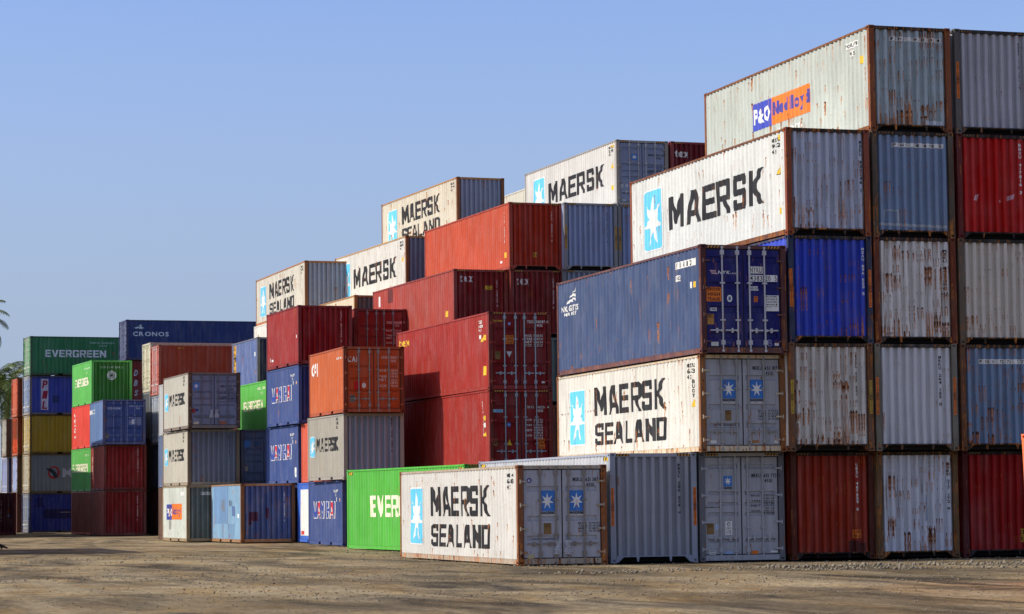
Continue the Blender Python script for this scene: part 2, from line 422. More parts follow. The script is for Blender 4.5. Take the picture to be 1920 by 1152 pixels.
def m_sill(L, tun):
    b = MB(); y0, y1 = -L / 2 + .008, -L / 2 + .075; a = HW - .163
    if tun:
        b.box(-a, a, y0, y1, .158, .190)
        for s in (-1, 1):
            b.prism_y([(s * a, .02), (s * a, .1575), (s * (a - .20), .1575), (s * (a - .05), .02)][::s], y0, y1)
            b.prism_y([(s * .42, .1575), (s * .50, .1575), (s * .475, .03), (s * .445, .03)][::-s], y0, y0 + .03)
    else:
        b.box(-a, a, y0, y1, .022, .163)
        b.box(-a + .1, -a + .36, y0 - .003, y0, .035, .09); b.box(a - .36, a - .1, y0 - .003, y0, .035, .09)
    return b.build('sill')
def m_roof(L, H):
    n = int((L - .6) / .23); us = [-L / 2 + .30]; zs = [H - .022]; p = (L - .6) / n
    for i in range(n):
        for f, d in ((.3, -.022), (.5, -.004), (.8, -.004), (1, -.022)):
            us.append(-L / 2 + .30 + (i + f) * p); zs.append(H + d)
    V = []; Fc = []
    for u, z in zip(us, zs): V += [(-HW + .062, u, z - .004), (0, u, z), (HW - .062, u, z - .004)]
    for i in range(len(us) - 1):
        for k in (0, 1): Fc.append((3 * i + k, 3 * i + k + 1, 3 * i + 4 + k, 3 * i + 3 + k))
    return mesh_from('roof', V, Fc)
def m_floor(L):
    b = MB(); b.box(-HW + .07, HW - .07, -L / 2 + .09, L / 2 - .09, .128, .16)
    n = int(L / .6)
    for i in range(n):
        y = -L / 2 + .3 + (L - .6) * i / max(n - 1, 1); b.box(-HW + .07, HW - .07, y - .03, y + .03, .03, .127)
    return b.build('floor')

# doors: bands are (low, high) heights of recessed swages
DSTY = {
 'ms': [(1.90, 2.04), (1.13, 1.27), (.64, .76)],
 'mh': [(2.46, 2.57), (1.76, 1.86), (1.48, 1.57), (1.20, 1.30), (.50, .60)],
 'ny': [(2.40, 2.58), (1.72, 1.90), (1.08, 1.26), (.40, .56)],
 'tx': [(2.19, 2.30), (1.54, 1.66), (.88, 1.0)],
 'ca': [(1.76, 1.85), (1.28, 1.38), (.81, .90)],
 'm2': [(2.13, 2.23), (1.64, 1.74), (1.34, 1.43), (1.04, 1.13), (.50, .60)],
 'bl': [(1.84, 1.96), (1.13, 1.24), (.75, .83)],
}
DD = .05
def door_rows(H, sty):
    z0, z1 = .19, H - .134
    rows = [(z0, 0), (z0 + .06, 0)]
    for lo, hi in sorted(DSTY[sty]):
        if hi < z1 - .05: rows += [(lo, 0), (lo + .018, 1), (hi - .018, 1), (hi, 0)]
    rows += [(z1 - .05, 0), (z1, 0)]
    return rows
def m_door(L, H, sty, side):
    u0, u1 = (PO + .028, HW - .018) if side < 0 else (HW + .018, W - PO - .028)
    a0, a1 = u0 + .08, u1 - .08
    cols = [(u0, 0), (a0, 0), (a0 + .02, 1), (a1 - .02, 1), (a1, 0), (u1, 0)]
    V = []; Fc = []; rows = door_rows(H, sty); n = len(cols); P = posF(L)
    for v, e in rows:
        for u, f in cols: V.append(P(u, v, DD + (.044 if e and f else 0.)))
    for j in range(len(rows) - 1):
        for i in range(n - 1):
            a = j * n + i; Fc.append((a, a + 1, a + n + 1, a + n))
    z0, z1 = rows[0][0], rows[-1][0]; b = len(V)      # door edges give the leaf its thickness
    for u, v in ((u0, z0), (u1, z0), (u1, z1), (u0, z1)): V += [P(u, v, DD), P(u, v, DD + .05)]
    for i in range(4):
        j = (i + 1) % 4; Fc.append((b + 2 * j, b + 2 * i, b + 2 * i + 1, b + 2 * j + 1))
    return mesh_from('door', V, Fc)
RODS = [.615, 1.045, 1.393, 1.823]
def m_rod(L, H, u):
    b = MB(); y = -L / 2 + .022; x = u - HW
    b.cyl(x, y, .045, H - .04, .024)
    for z, h in ((.05, .05), (H - .10, .05)): b.box(x - .035, x + .035, y - .02, y + .028, z, z + h)
    for z in (.235, H - .27): b.box(x - .05, x + .05, y - .032, y + .03, z, z + .12)
    for z in (.30 * H, .64 * H): b.box(x - .065, x + .065, y - .03, y + .03, z, z + .042)
    return b.build('lock_rod')
def m_handle(L, u, dirn, z):
    b = MB(); y = -L / 2 + .0; x = u - HW
    x0, x1 = sorted((x + dirn * .02, x + dirn * .36)); b.box(x0, x1, y, y + .018, z, z + .036)
    c = x + dirn * .17; b.box(c - .025, c + .025, y - .012, y + .047, z - .05, z + .075)
    c = x + dirn * .03; b.box(c - .03, c + .03, y - .01, y + .03, z - .02, z + .045)
    return b.build('handle')
def m_hinge(L, H, s, i):
    b = MB(); y = -L / 2
    z = .30 + (H - .75) * i / 3
    x0, x1 = sorted((s * (HW - .06), s * (HW - .26))); b.box(x0, x1, y - .012, y + .049, z, z + .045)
    b.cyl(s * (HW - .075), y - .006, z - .03, z + .075, .018, 6)
    return b.build('hinge')
def m_gasket(L, H):
    b = MB(); y = -L / 2
    b.box(-HW + PO, HW - PO, y + .102, y + .112, .164, H - .107)
    b.box(-.0175, .0175, y + .062, y + .101, .19, H - .134)
    b.box(-HW + PO + .001, HW - PO - .001, y + .058, y + .101, .1635, .189); b.box(-HW + PO + .001, HW - PO - .001, y + .058, y + .101, H - .133, H - .1065)
    return b.build('gasket')

# ------------------------------------------------------------------ painted marks that follow the corrugation
def depth_fn(face, L, H, door, tun, var):
    if face in 'LR':
        us, ds = prof_side(L); U = np.array(us); D = np.array(ds); dn = side_dent(L, H, var)
        def f(u, v):
            if u < .13 or u > L - .13: return 0.
            if v > H - .07: return 0.
            return float(np.interp(u, U, D)) + dn(u, v)
        return f, us, [.155 + (H - .221) * j / ROWS for j in range(1, ROWS)]
    if door:
        rows = door_rows(H, door); zz = np.array([r[0] for r in rows]); ee = np.array([r[1] * .044 for r in rows])
        lo = (PO + .095, HW - .092); hi = (HW + .092, W - PO - .095)
        def f(u, v):
            if u < PO or u > W - PO: return 0.
            if v > H - .11: return .006
            if lo[0] < u < lo[1] or hi[0] < u < hi[1]: return DD + float(np.interp(v, zz, ee))
            return DD
        return f, [lo[0], lo[1], hi[0], hi[1]], [r[0] for r in rows]
    U = np.array(PE[0]); D = np.array(PE[1]); dn = end_dent(L, H, tun, var); e0 = .19 if tun else .165
    def f(u, v):
        if u < PO or u > W - PO: return 0.
        if v > H - .108: return .006
        return float(np.interp(u, U, D)) + dn(u, v)
    return f, PE[0], [e0 + (H - .108 - e0) * j / ROWS for j in range(1, ROWS)]
def decal_mesh(name, face, L, H, door, items, tun, var):
    """items: ('r',u0,v0,u1,v1,ci) | ('p',polys,ci) | '+' raises the next layer"""
    fn, us, vs = depth_fn(face, L, H, door, tun, var)
    bm = bmesh.new(); lay = 0
    for it in items:
        if it == '+': lay += 1; continue
        polys, ci = (it[1], it[2])
        for p in polys:
            vv = [bm.verts.new((q[0], lay * .0035, q[1])) for q in p]
            try: f = bm.faces.new(vv)
            except ValueError: continue
            f.material_index = ci
    bm.normal_update()
    bmesh.ops.triangulate(bm, faces=[f for f in bm.faces if len(f.verts) > 4])
    xs = [v.co.x for v in bm.verts]; zs = [v.co.z for v in bm.verts]
    for u in us:
        if min(xs) < u < max(xs):
            bmesh.ops.bisect_plane(bm, geom=bm.verts[:] + bm.edges[:] + bm.faces[:], dist=1e-5, plane_co=(u, 0, 0), plane_no=(1, 0, 0))
    for z in vs:
        if min(zs) < z < max(zs):
            bmesh.ops.bisect_plane(bm, geom=bm.verts[:] + bm.edges[:] + bm.faces[:], dist=1e-5, plane_co=(0, 0, z), plane_no=(0, 0, 1))
    P = posL(L) if face in 'LR' else posF(L)
    off = .0085 if face in 'LR' or not door else .005
    for v in bm.verts:
        u, k, z = v.co; v.co = P(u, z, fn(u, z) - off - k)
    me = bpy.data.meshes.new(name); bm.to_mesh(me); bm.free()
    return me
def rect(u0, v0, u1, v1): return [[(u0, v0), (u1, v0), (u1, v1), (u0, v1)]]
def bevel_rect(u0, v0, u1, v1, b):
    bz = b * (v1 - v0) / max(u1 - u0, .01) * .45
    return [[(u0 + b, v0), (u1 - b * .3, v0), (u1, v0 + bz * .3), (u1, v1 - bz * .3), (u1 - b * .3, v1), (u0 + b, v1), (u0, v1 - bz), (u0, v0 + bz)]]

SEED = [0]
NAMED = {}
class Box:
    """a container: an Empty at its base that parents every part"""
    def __init__(s, label, X, Y, rot, Z, L, H, paint_col, end_col=None, frame_col=None, rust=(.1, .1, .3), door=None, ax='Y',
                 tun=None, fade=.3, rod_col=None, grime=False, post_col=None, group='shipping containers stacked in the yard', handles='ii', tilt=0.):
        SEED[0] += 1; s.seed = SEED[0] * .618; s.L, s.H, s.door = L, H, door; s.rust = rust; s.fade = fade
        dx, dy = (W, L) if ax == 'Y' else (L, W)
        a = R(rot); c, sn = math.cos(a), math.sin(a)
        e = bpy.data.objects.new('shipping_container', None); COL.objects.link(e); s.e = e
        e.empty_display_size = .5
        e.location = (X + c * dx / 2 - sn * dy / 2, Y + sn * dx / 2 + c * dy / 2, Z)
        e.rotation_euler = (0, tilt, a - (math.pi / 2 if ax == 'X' else 0))
        e['label'] = label; e['category'] = 'shipping container'; e['group'] = group
        end_col = end_col or paint_col; frame_col = frame_col or paint_col  # many end_col tones are the side paint darkened, the face's shade painted in
        tun = (L > 8 and H > 2.7) if tun is None else tun
        fork = L < 8
        ms = paint('side_paint', paint_col, rust[0], s.seed, fade); me_ = paint('end_paint_and_shade', end_col, rust[1], s.seed + .37, fade)
        mf = paint('frame_paint', frame_col, rust[2], s.seed + .71, fade, .008)
        dk = tuple(x * .36 for x in frame_col) if grime else frame_col  # headers and sills: grime plus the shade of the stacking gaps painted in
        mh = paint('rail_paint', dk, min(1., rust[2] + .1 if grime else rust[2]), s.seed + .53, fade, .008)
        mp = paint('post_paint', post_col, min(1., rust[2] + .1), s.seed + .9, .15, .008) if post_col else mf
        s.mf = mf; s.me = me_
        var = s.var = SEED[0] % 4; s.tun = bool(tun and not door); s.grime = grime
        for k in (0, math.pi):
            obj('side_panel', cached(('sp', L, H, var), lambda: m_side(L, H, var)), ms, e, rz=k)
            obj('top_rail', cached(('tr', L, H), lambda: m_toprail(L, H)), mf, e, rz=k)
            obj('bottom_rail', cached(('br', L, fork), lambda: m_botrail(L, fork)), mf, e, rz=k)
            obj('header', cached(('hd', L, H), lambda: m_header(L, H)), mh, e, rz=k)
            isd = door and k == 0
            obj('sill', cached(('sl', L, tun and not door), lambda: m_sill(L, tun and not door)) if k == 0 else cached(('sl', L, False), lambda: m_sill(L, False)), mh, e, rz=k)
            if not isd:
                obj('end_panel', cached(('ep', L, H, tun and k == 0 and not door, var), lambda: m_end(L, H, tun and k == 0 and not door, var)), me_, e, rz=k)
        obj('roof', cached(('rf', L, H), lambda: m_roof(L, H)), ms, e)
        obj('floor', cached(('fl', L), lambda: m_floor(L)), simple('underframe', (15, 11, 9), .9), e)
        for sx in (-1, 1):
            for sy in (-1, 1):
                obj('corner_post', cached(('po', L, H, sx, sy), lambda: m_post(L, H, sx, sy)), mp, e)
                for tp in (0, 1): obj('corner_casting', cached(('ca', L, H, sx, sy, tp), lambda: m_cast(L, H, sx, sy, tp)), mp, e)
        if door:
            obj('gasket', cached(('ga', L, H), lambda: m_gasket(L, H)), simple('rubber', (14, 13, 13), .7), e)
            mr = paint('rod_paint', rod_col or end_col, rust[1] * .6, s.seed + .2, .2, .002)
            hz = .60 if H > 2.7 else .53
            for i, sd in enumerate((-1, 1)):
                d = obj('door', cached(('do', L, H, door, sd), lambda: m_door(L, H, door, sd)), me_, e)
                for q in range(4): obj('hinge', cached(('hi', L, H, sd, q), lambda: m_hinge(L, H, sd, q)), mf, d)
                for j in (0, 1):
                    u = RODS[2 * i + j]
                    obj('lock_rod', cached(('ro', L, H, i, j), lambda: m_rod(L, H, u)), mr, d)
                    dr = -1 if i == 0 else 1
                    obj('handle', cached(('ha', L, i, j, hz), lambda: m_handle(L, u, dr, hz)), mr, d)
    def mark(s, name, face, items, rz=None, rust=None, label=None):
        """items: ('t',box,str,col[,bold]) ('b',box,str,col) ('v',u,v0,v1,w,str,col) ('r',box,col) ('p',polys,col) '+' ; cols are sRGB triples"""
        cols = []; out = []
        def ci(c):
            if c not in cols: cols.append(c)
            return cols.index(c)
        for it in items:
            if it == '+': out.append('+'); continue
            k = it[0]
            if k == 'r': out.append(('p', rect(*it[1]), ci(it[2])))
            elif k == 'p': out.append(('p', it[1], ci(it[2])))
            elif k == 't': out.append(('p', text_polys(it[2], *it[1], bold=it[4] if len(it) > 4 else 1, shear=it[5] if len(it) > 5 else 0.), ci(it[3])))
            elif k == 'b': out.append(('p', block_polys(it[2], *it[1], shear=it[4] if len(it) > 4 else 0.), ci(it[3])))
            elif k == 'v':
                _, u, v0, v1, w, st_, c = it; n = len(st_); st = (v0 - v1) / n
                for i, ch in enumerate(st_):
                    if ch != ' ': out.append(('p', text_polys(ch, u - w / 2 * (.3 if ch in '1I' else 1), v0 - (i + .82) * st, u + w / 2 * (.3 if ch in '1I' else 1), v0 - i * st, 1), ci(c)))
        me = decal_mesh(name, face, s.L, s.H, s.door if face == 'F' else None, out, s.tun, s.var)
        # the decal shares seed and rust of the panel under it so that rust runs straight across it
        fr = s.rust[0] if face in 'LR' else s.rust[1]; sd = s.seed if face in 'LR' else s.seed + .37
        mats = [paint(name + '_paint', c, fr if rust is None else rust, sd, .15) for c in cols]
        o = obj(name, me, mats, s.e, rz=math.pi if face in 'RB' else 0.)
        if label: o['label'] = label
        return o
# ------------------------------------------------------------------ ground
def vnoise(x, y, seed):
    rng = np.random.RandomState(seed); T = rng.rand(256, 256)
    xi = np.floor(x).astype(int); yi = np.floor(y).astype(int); fx = x - xi; fy = y - yi
    fx = fx * fx * (3 - 2 * fx); fy = fy * fy * (3 - 2 * fy)
    g = lambda a, b: T[a % 256, b % 256]
    return (g(xi, yi) * (1 - fx) + g(xi + 1, yi) * fx) * (1 - fy) + (g(xi, yi + 1) * (1 - fx) + g(xi + 1, yi + 1) * fx) * fy - .5
def ground_h(x, y):
    # gentle hollows, wheel ruts along the driving lane, clods
    a = .07 * vnoise(x / 9.0, y / 9.0, 1) + .028 * vnoise(x / 2.7, y / 2.7, 2) + .012 * vnoise(x / .8, y / .8, 3) + .013 * vnoise(x / .36, y / .36, 4)
    w = np.sin((y + .35 * x) * 1.15 + 9 * vnoise(x / 9, y / 9, 5)) * .006
    for (c0, sl, k, wv) in ((47.5, -.22, .018, 3.1), (49.4, -.20, .018, 3.1), (56.6, .06, .015, 2.0), (58.3, .05, .015, 2.0), (41.0, .12, .014, 4.0), (42.8, .13, .014, 4.0), (70.0, -.5, .016, 2.4), (72.2, -.5, .016, 2.4)):
        d = y - (c0 + sl * (x - 15) + wv * .25 * np.sin(x / 6.0)); a = a - k * .7 * np.exp(-(d / .18) ** 2) + k * .5 * np.exp(-((np.abs(d) - .30) / .10) ** 2)
    rough = np.clip(vnoise(x / 5.0, y / 3.0, 6) * 3 + .4, .15, 1.4)
    return (a + w) * rough - .030
xs = np.concatenate([np.linspace(-900, -40, 14), np.linspace(-30, -6, 9), np.arange(-2, 40, .17), np.linspace(41, 70, 12), np.linspace(90, 1200, 14)])
ys = np.concatenate([np.linspace(-300, 10, 10), np.linspace(16, 27, 5), np.arange(29, 80, .19), np.arange(80.2, 176, .45), np.linspace(180, 260, 12), np.linspace(300, 2200, 14)])
GX, GY = np.meshgrid(xs, ys)
GZ = ground_h(GX, GY)
edge = ((GX < -4) | (GX > 41) | (GY < 28) | (GY > 178)); GZ[edge] = -.03
# under the stacks and right along their feet the ground is levelled
def footprint(x0, x1, y0, y1):
    d = np.maximum(np.maximum(x0 - GX, GX - x1), np.maximum(y0 - GY, GY - y1))
    k = np.clip(d / .8, 0, 1); GZ[:] = GZ * k + np.minimum(GZ, -.012) * (1 - k)
for f in ((19.9, 41, 62.4, 76), (22, 26.5, 79.5, 93), (23.6, 30, 90, 112), (21.5, 28, 110, 124), (20.8, 25, 116, 130), (21.4, 26, 146, 158), (15, 27, 158, 180)): footprint(*f)
nx, ny = len(xs), len(ys)
V = np.stack([GX.ravel(), GY.ravel(), GZ.ravel()], 1)
idx = np.arange(nx * ny).reshape(ny, nx)
Q = np.stack([idx[:-1, :-1].ravel(), idx[:-1, 1:].ravel(), idx[1:, 1:].ravel(), idx[1:, :-1].ravel()], 1)
me = bpy.data.meshes.new('ground'); me.vertices.add(len(V)); me.vertices.foreach_set('co', V.ravel())
me.loops.add(Q.size); me.loops.foreach_set('vertex_index', Q.ravel()); me.polygons.add(len(Q))
me.polygons.foreach_set('loop_start', np.arange(0, Q.size, 4)); me.polygons.foreach_set('loop_total', np.full(len(Q), 4))
me.polygons.foreach_set('use_smooth', np.ones(len(Q), bool)); me.update(); me.validate()
def ground_mat():
    mt = bpy.data.materials.new('packed_dirt'); mt.use_nodes = True
    N, L = mt.node_tree.nodes, mt.node_tree.links; b = N['Principled BSDF']; b.inputs['Roughness'].default_value = .95
    b.inputs['Specular IOR Level'].default_value = .15
    tc = N.new('ShaderNodeTexCoord')
    def noise(scale, det, rough=.6, sc3=None, dist=0.):
        n = N.new('ShaderNodeTexNoise'); n.inputs['Scale'].default_value = scale; n.inputs['Detail'].default_value = det; n.inputs['Roughness'].default_value = rough
        n.inputs['Distortion'].default_value = dist
        if sc3:
            mp = N.new('ShaderNodeMapping'); mp.inputs['Scale'].default_value = sc3; mp.inputs['Rotation'].default_value = (0, 0, R(-17)); L.new(tc.outputs['Object'], mp.inputs[0]); L.new(mp.outputs[0], n.inputs['Vector'])
        else: L.new(tc.outputs['Object'], n.inputs['Vector'])
        return n.outputs[0]
    def ramp(x, pts):
        r = N.new('ShaderNodeValToRGB'); e = r.color_ramp.elements
        while len(e) < len(pts): e.new(.5)
        for k, (p, c) in zip(e, pts): k.position = p; k.color = lin(c) if len(c) == 3 else c
        L.new(x, r.inputs[0]); return r.outputs[0]
    def mix(f, a, c, mode='MIX'):
        n = N.new('ShaderNodeMix'); n.data_type = 'RGBA'; n.blend_type = mode
        if isinstance(f, float): n.inputs[0].default_value = f
        else: L.new(f, n.inputs[0])
        L.new(a, n.inputs[6]); L.new(c, n.inputs[7]); return n.outputs[2]
    base = ramp(noise(.35, 7, .62), [(.3, (150, 135, 108)), (.5, (188, 170, 136)), (.7, (214, 195, 157))])
    dark = ramp(noise(.5, 6, .6, (1.0, .22, 1.0), 1.0), [(.48, (0, 0, 0)), (.68, (255, 255, 255))])
    grav = ramp(noise(9., 5, .7), [(.3, (62, 57, 49)), (.55, (102, 94, 80)), (.75, (162, 149, 126))])
    c = mix(dark, base, grav)
    sp = ramp(noise(7., 6, .8), [(.36, (104, 104, 104)), (.5, (222, 222, 222)), (.6, (255, 255, 255))])
    c = mix(.75, c, sp, 'MULTIPLY')
    pat = ramp(noise(.3, 5, .6, (1.0, .25, 1.0), .6), [(.42, (255, 255, 255)), (.5, (228, 224, 218)), (.6, (186, 182, 176))]); c = mix(.7, c, pat, 'MULTIPLY')
    warm = ramp(noise(.9, 5, .6, (1.0, .3, 1.)), [(.45, (255, 255, 255)), (.7, (255, 232, 190))])
    c = mix(.8, c, warm, 'MULTIPLY')
    L.new(c, b.inputs['Base Color'])
    bp = N.new('ShaderNodeBump'); bp.inputs['Strength'].default_value = 1.; bp.inputs['Distance'].default_value = .04
    ad = N.new('ShaderNodeMath'); ad.operation = 'ADD'; L.new(noise(5., 8, .7), ad.inputs[0]); L.new(noise(30., 3, .7), ad.inputs[1])
    L.new(ad.outputs[0], bp.inputs['Height']); L.new(bp.outputs[0], b.inputs['Normal'])
    return mt
g = obj('ground', me, ground_mat(), own=False); g['kind'] = 'structure'; g['label'] = 'bare packed dirt yard with tyre ruts and loose gravel'
# loose stones, nobody could count them
def stones():
    rng = np.random.RandomState(5)
    P = []
    def band(n, x0, y0, x1, y1, wid, s0, s1):
        t = rng.rand(n); x = x0 + (x1 - x0) * t + rng.randn(n) * .25; y = y0 + (y1 - y0) * t + rng.randn(n) * wid
        P.append(np.stack([x, y, s0 + (s1 - s0) * rng.rand(n) ** 2.2], 1))
    band(420, 24.6, 57.6, 31.5, 57.2, .55, .05, .17)
    band(260, 24.0, 55.0, 30.0, 54.2, .45, .04, .14)
    band(260, 18.5, 56.0, 24.5, 57.6, .6, .03, .12)
    band(200, 31.0, 57.6, 36.0, 55.8, .5, .04, .15)
    band(500, 16., 50.5, 27., 48., 1.2, .02, .08)
    band(500, 8., 47., 22., 42., 1.5, .015, .07)
    band(500, 6., 60., 17., 52., 2.2, .02, .08)
    for (x0, y0, x1, y1) in ((19.9, 63.3, 22.5, 63.2), (22.6, 63.5, 36, 63.1), (19.9, 75.6, 19.95, 63.4), (22.2, 91, 23.3, 80.2), (23.7, 98.2, 26.2, 98.2), (23.6, 104, 23.7, 98.3), (22.2, 110.6, 24.6, 110.7), (20.9, 116.6, 23.3, 116.7)): band(170, x0, y0, x1, y1, .22, .02, .09)
    n = 30000
    x = rng.uniform(2, 36, n); y = 31 + 55 * rng.rand(n) ** 1.5
    k = vnoise(x / 4.0, y / 1.6, 9) > -.17
    P.append(np.stack([x, y, (.013 + .04 * rng.rand(n) ** 4) * (y / 45)], 1)[k])
    P = np.concatenate(P); P = P[P[:, 1] < 110]
    ins = (P[:, 0] > 19.5) & (P[:, 1] > 62.1) & (np.arange(len(P)) < -1); P = P[~ins]
    n = len(P)
    ico = np.array([(0, 0, 1), (.9, 0, .1), (.3, .85, -.1), (-.7, .55, .15), (-.75, -.5, -.05), (.25, -.9, .1), (0, 0, -.8)], float)
    F0 = np.array([(0, 1, 2), (0, 2, 3), (0, 3, 4), (0, 4, 5), (0, 5, 1), (6, 2, 1), (6, 3, 2), (6, 4, 3), (6, 5, 4), (6, 1, 5)])
    a = rng.uniform(0, 6.28, n); ca, sa = np.cos(a), np.sin(a)
    V = ico[None] * (1 + .35 * (rng.rand(n, 7, 1) - .5)) + .25 * (rng.rand(n, 7, 3) - .5)
    V = V * (P[:, 2] / 2)[:, None, None] * np.stack([np.ones(n), rng.uniform(.6, 1., n), rng.uniform(.5, .8, n)], 1)[:, None, :]
    X = V[..., 0] * ca[:, None] - V[..., 1] * sa[:, None]; Y = V[..., 0] * sa[:, None] + V[..., 1] * ca[:, None]
    V = np.stack([X + P[:, 0, None], Y + P[:, 1, None], V[..., 2] + (ground_h(P[:, 0], P[:, 1]) + P[:, 2] * .16)[:, None]], -1).reshape(-1, 3)
    F = (F0[None] + 7 * np.arange(n)[:, None, None]).reshape(-1, 3)
    me = bpy.data.meshes.new('gravel'); me.vertices.add(len(V)); me.vertices.foreach_set('co', V.ravel())
    me.loops.add(F.size); me.loops.foreach_set('vertex_index', F.ravel()); me.polygons.add(len(F))
    me.polygons.foreach_set('loop_start', np.arange(0, F.size, 3)); me.polygons.foreach_set('loop_total', np.full(len(F), 3)); me.update()
    o = obj('gravel', me, simple('stone', (132, 122, 104), .95, var=.5, scale=2.), own=False); o['kind'] = 'stuff'; o['label'] = 'loose crushed stones scattered over the dirt'; o['category'] = 'gravel'
stones()
# ------------------------------------------------------------------ colours read off the paintwork (sRGB)
INK = (34, 34, 36); WHT = (228, 228, 222); CRM = (236, 232, 205); YEL = (226, 186, 52); ORG = (232, 122, 42); CYA = (104, 200, 232); SKB = (62, 122, 196)
MSW = (210, 207, 194); MSG = (166, 168, 172); RST = (150, 84, 44); BRN = (120, 70, 46); PLT = (134, 104, 62)

def star_panel(b, u0, v0, u1, v1, face='L'):
    w, h = u1 - u0, v1 - v0; e = min(.045, w * .03)
    b.mark('logo', face, [('p', bevel_rect(u0, v0, u1, v1, w * .13), WHT), '+', ('p', bevel_rect(u0 + e, v0 + e, u1 - e, v1 - e, w * .12), CYA), '+',
                          ('p', [star((u0 + u1) / 2, (v0 + v1) / 2 - .02 * h, w * .46, h * .43)], WHT)], label='pale blue panel with a white seven pointed star')
def maersk40(b, sealand=True, hc=False, num=('MSKU', '621', '42')):
    if not hc:
        star_panel(b, 1.10, .41, 2.67, 2.11)
        b.mark('lettering', 'L', [('b', (3.52, 1.26, 9.45, 2.10), 'MAERSK', INK), ('b', (3.54, .39, 9.55, 1.03), 'SEALAND', INK)])
    elif sealand:
        star_panel(b, 1.05, .45, 2.65, 2.41)
        b.mark('lettering', 'L', [('b', (3.42, 1.48, 9.46, 2.40), 'MAERSK', INK), ('b', (3.44, .58, 9.46, 1.26), 'SEALAND', INK)])
    else:
        star_panel(b, 1.13, .55, 2.76, 2.45)
        b.mark('lettering', 'L', [('b', (3.28, 1.04, 10.55, 2.03), 'MAERSK', INK)])
    t = b.H - .20
    b.mark('number', 'L', [('t', (11.22, t - .11, 11.70, t), num[0], INK), ('t', (11.22, t - .27, 11.70, t - .15), num[1], INK), ('t', (11.22, t - .42, 11.46, t - .31), num[2], INK)])
def maersk20(b):
    star_panel(b, .42, .96, 1.24, 1.81)
    b.mark('lettering', 'L', [('b', (1.42, 1.16, 5.06, 1.71), 'MAERSK', INK)])
    b.mark('number', 'L', [('t', (4.74, 2.34, 5.14, 2.46), 'MSKU', INK), ('t', (4.74, 2.18, 5.14, 2.30), '214', INK), ('t', (4.74, 2.02, 4.95, 2.13), '22', INK)])
def door_no(b, pre, no, code, col, v=2.18, face='F', u=0.):
    b.mark('number', face, [('t', (1.52 + u, v, 1.78 + u, v + .105), pre, col), ('t', (1.87 + u, v, 2.33 + u, v + .105), no, col), ('t', (1.89 + u, v - .13, 2.11 + u, v - .035), code, col)])
def door_star(b, u0, u1, v0, v1, sealand=True, words=True):
    it = [('r', (u0, v0, u1, v1), SKB), '+', ('p', [star((u0 + u1) / 2, (v0 + v1) / 2, (u1 - u0) * .46, (v1 - v0) * .42, inner=.38)], WHT)]
    if words:
        it += [('b', (u0 + .01, v0 - .075, u1 - .01, v0 - .012), 'MAERSK', INK)]
        if sealand: it += [('b', (u0 + .01, v0 - .135, u1 - .01, v0 - .085), 'SEALAND', WHT)]
    b.mark('logo', 'F', it, label='blue square with a white seven pointed star')
def table(b, u0, v0, u1, v1, rows, col, left=('MAX.GR.', 'TARE', 'NET', 'CU.CAP.')):
    it = []; n = rows; st = (v1 - v0) / n; rnd = random.Random(n + int(u0 * 100))
    for i in range(n):
        a = v1 - (i + .75) * st; c = v1 - i * st
        if i * len(left) // n != (i - 1) * len(left) // n or i == 0:
            it.append(('t', (u0, a, u0 + (u1 - u0) * .40, c), left[i * len(left) // n], col))
        it.append(('t', (u0 + (u1 - u0) * .5, a, u1, c), '%d %03d %s' % (rnd.randint(2, 67), rnd.randint(100, 999), 'KG' if i % 2 == 0 else 'LB'), col))
    b.mark('data_table', 'F', it)
def hazard(b, face='F'):
    v0, v1 = b.H - .088, b.H - .028; yl = (118, 86, 48) if b.grime else (200, 146, 56)  # dimmer yellow puts the header's shade into the stripe colour
    for a in (.18, W - .54):
        it = [('r', (a, v0, a + .36, v1), INK), '+']
        for i in range(4):
            x = a + .012 + i * .09; it.append(('p', [[(x, v0), (x + .042, v0), (x + .072, v1), (x + .03, v1)]], yl))
        b.mark('hazard_stripes', face, it, rust=.2)
def side_hazard(b, face='L'):
    v0, v1 = b.H - .20, b.H - .10
    for a in (.2, b.L - .58):
        it = [('r', (a, v0, a + .36, v1), INK), '+']
        for i in range(3):
            x = a + .02 + i * .12; it.append(('p', [[(x, v0), (x + .06, v0), (x + .09, v1), (x + .03, v1)]], YEL))
        b.mark('hazard_stripes', face, it, rust=.1)
def strip(b, u, v0=.97, v1=1.98, col=ORG, face='F', w=.082):
    m0, m1 = v0 + (v1 - v0) * .40, v0 + (v1 - v0) * .60
    b.mark('sticker', face, [('r', (u, v0, u + w, v1), col), '+', ('r', (u + .008, m0, u + w - .008, m1), INK),
        ('v', u + w / 2, v1 - .02, m1 + .01, w * .6, 'CAUTION', INK), ('v', u + w / 2, m0 - .01, v0 + .02, w * .6, 'CAUTION', INK), '+', ('v', u + w / 2, m1 - .015, m0 + .01, w * .6, 'HIGH', col)],
        rust=.2, label='tall caution strip on the corner post')
def vno(b, u, s, col, v0=2.58, v1=1.28, w=.075, face='F'):
    b.mark('number', face, [('v', u, v0, v1, w, s, col)])
def whitestrip(b, u0, v0, u1, v1, s, face='F'):
    n = len(s); it = [('r', (u0, v0, u1, v1), WHT), '+']
    for i, ch in enumerate(s):
        if ch == ' ': continue
        c = u0 + (i + .5) * (u1 - u0) / n; k = .028 if ch not in '1I' else .008
        it.append(('t', (c - k, v0 + .02, c + k, v1 - .02), ch, INK))
    b.mark('number', face, it, rust=.25)
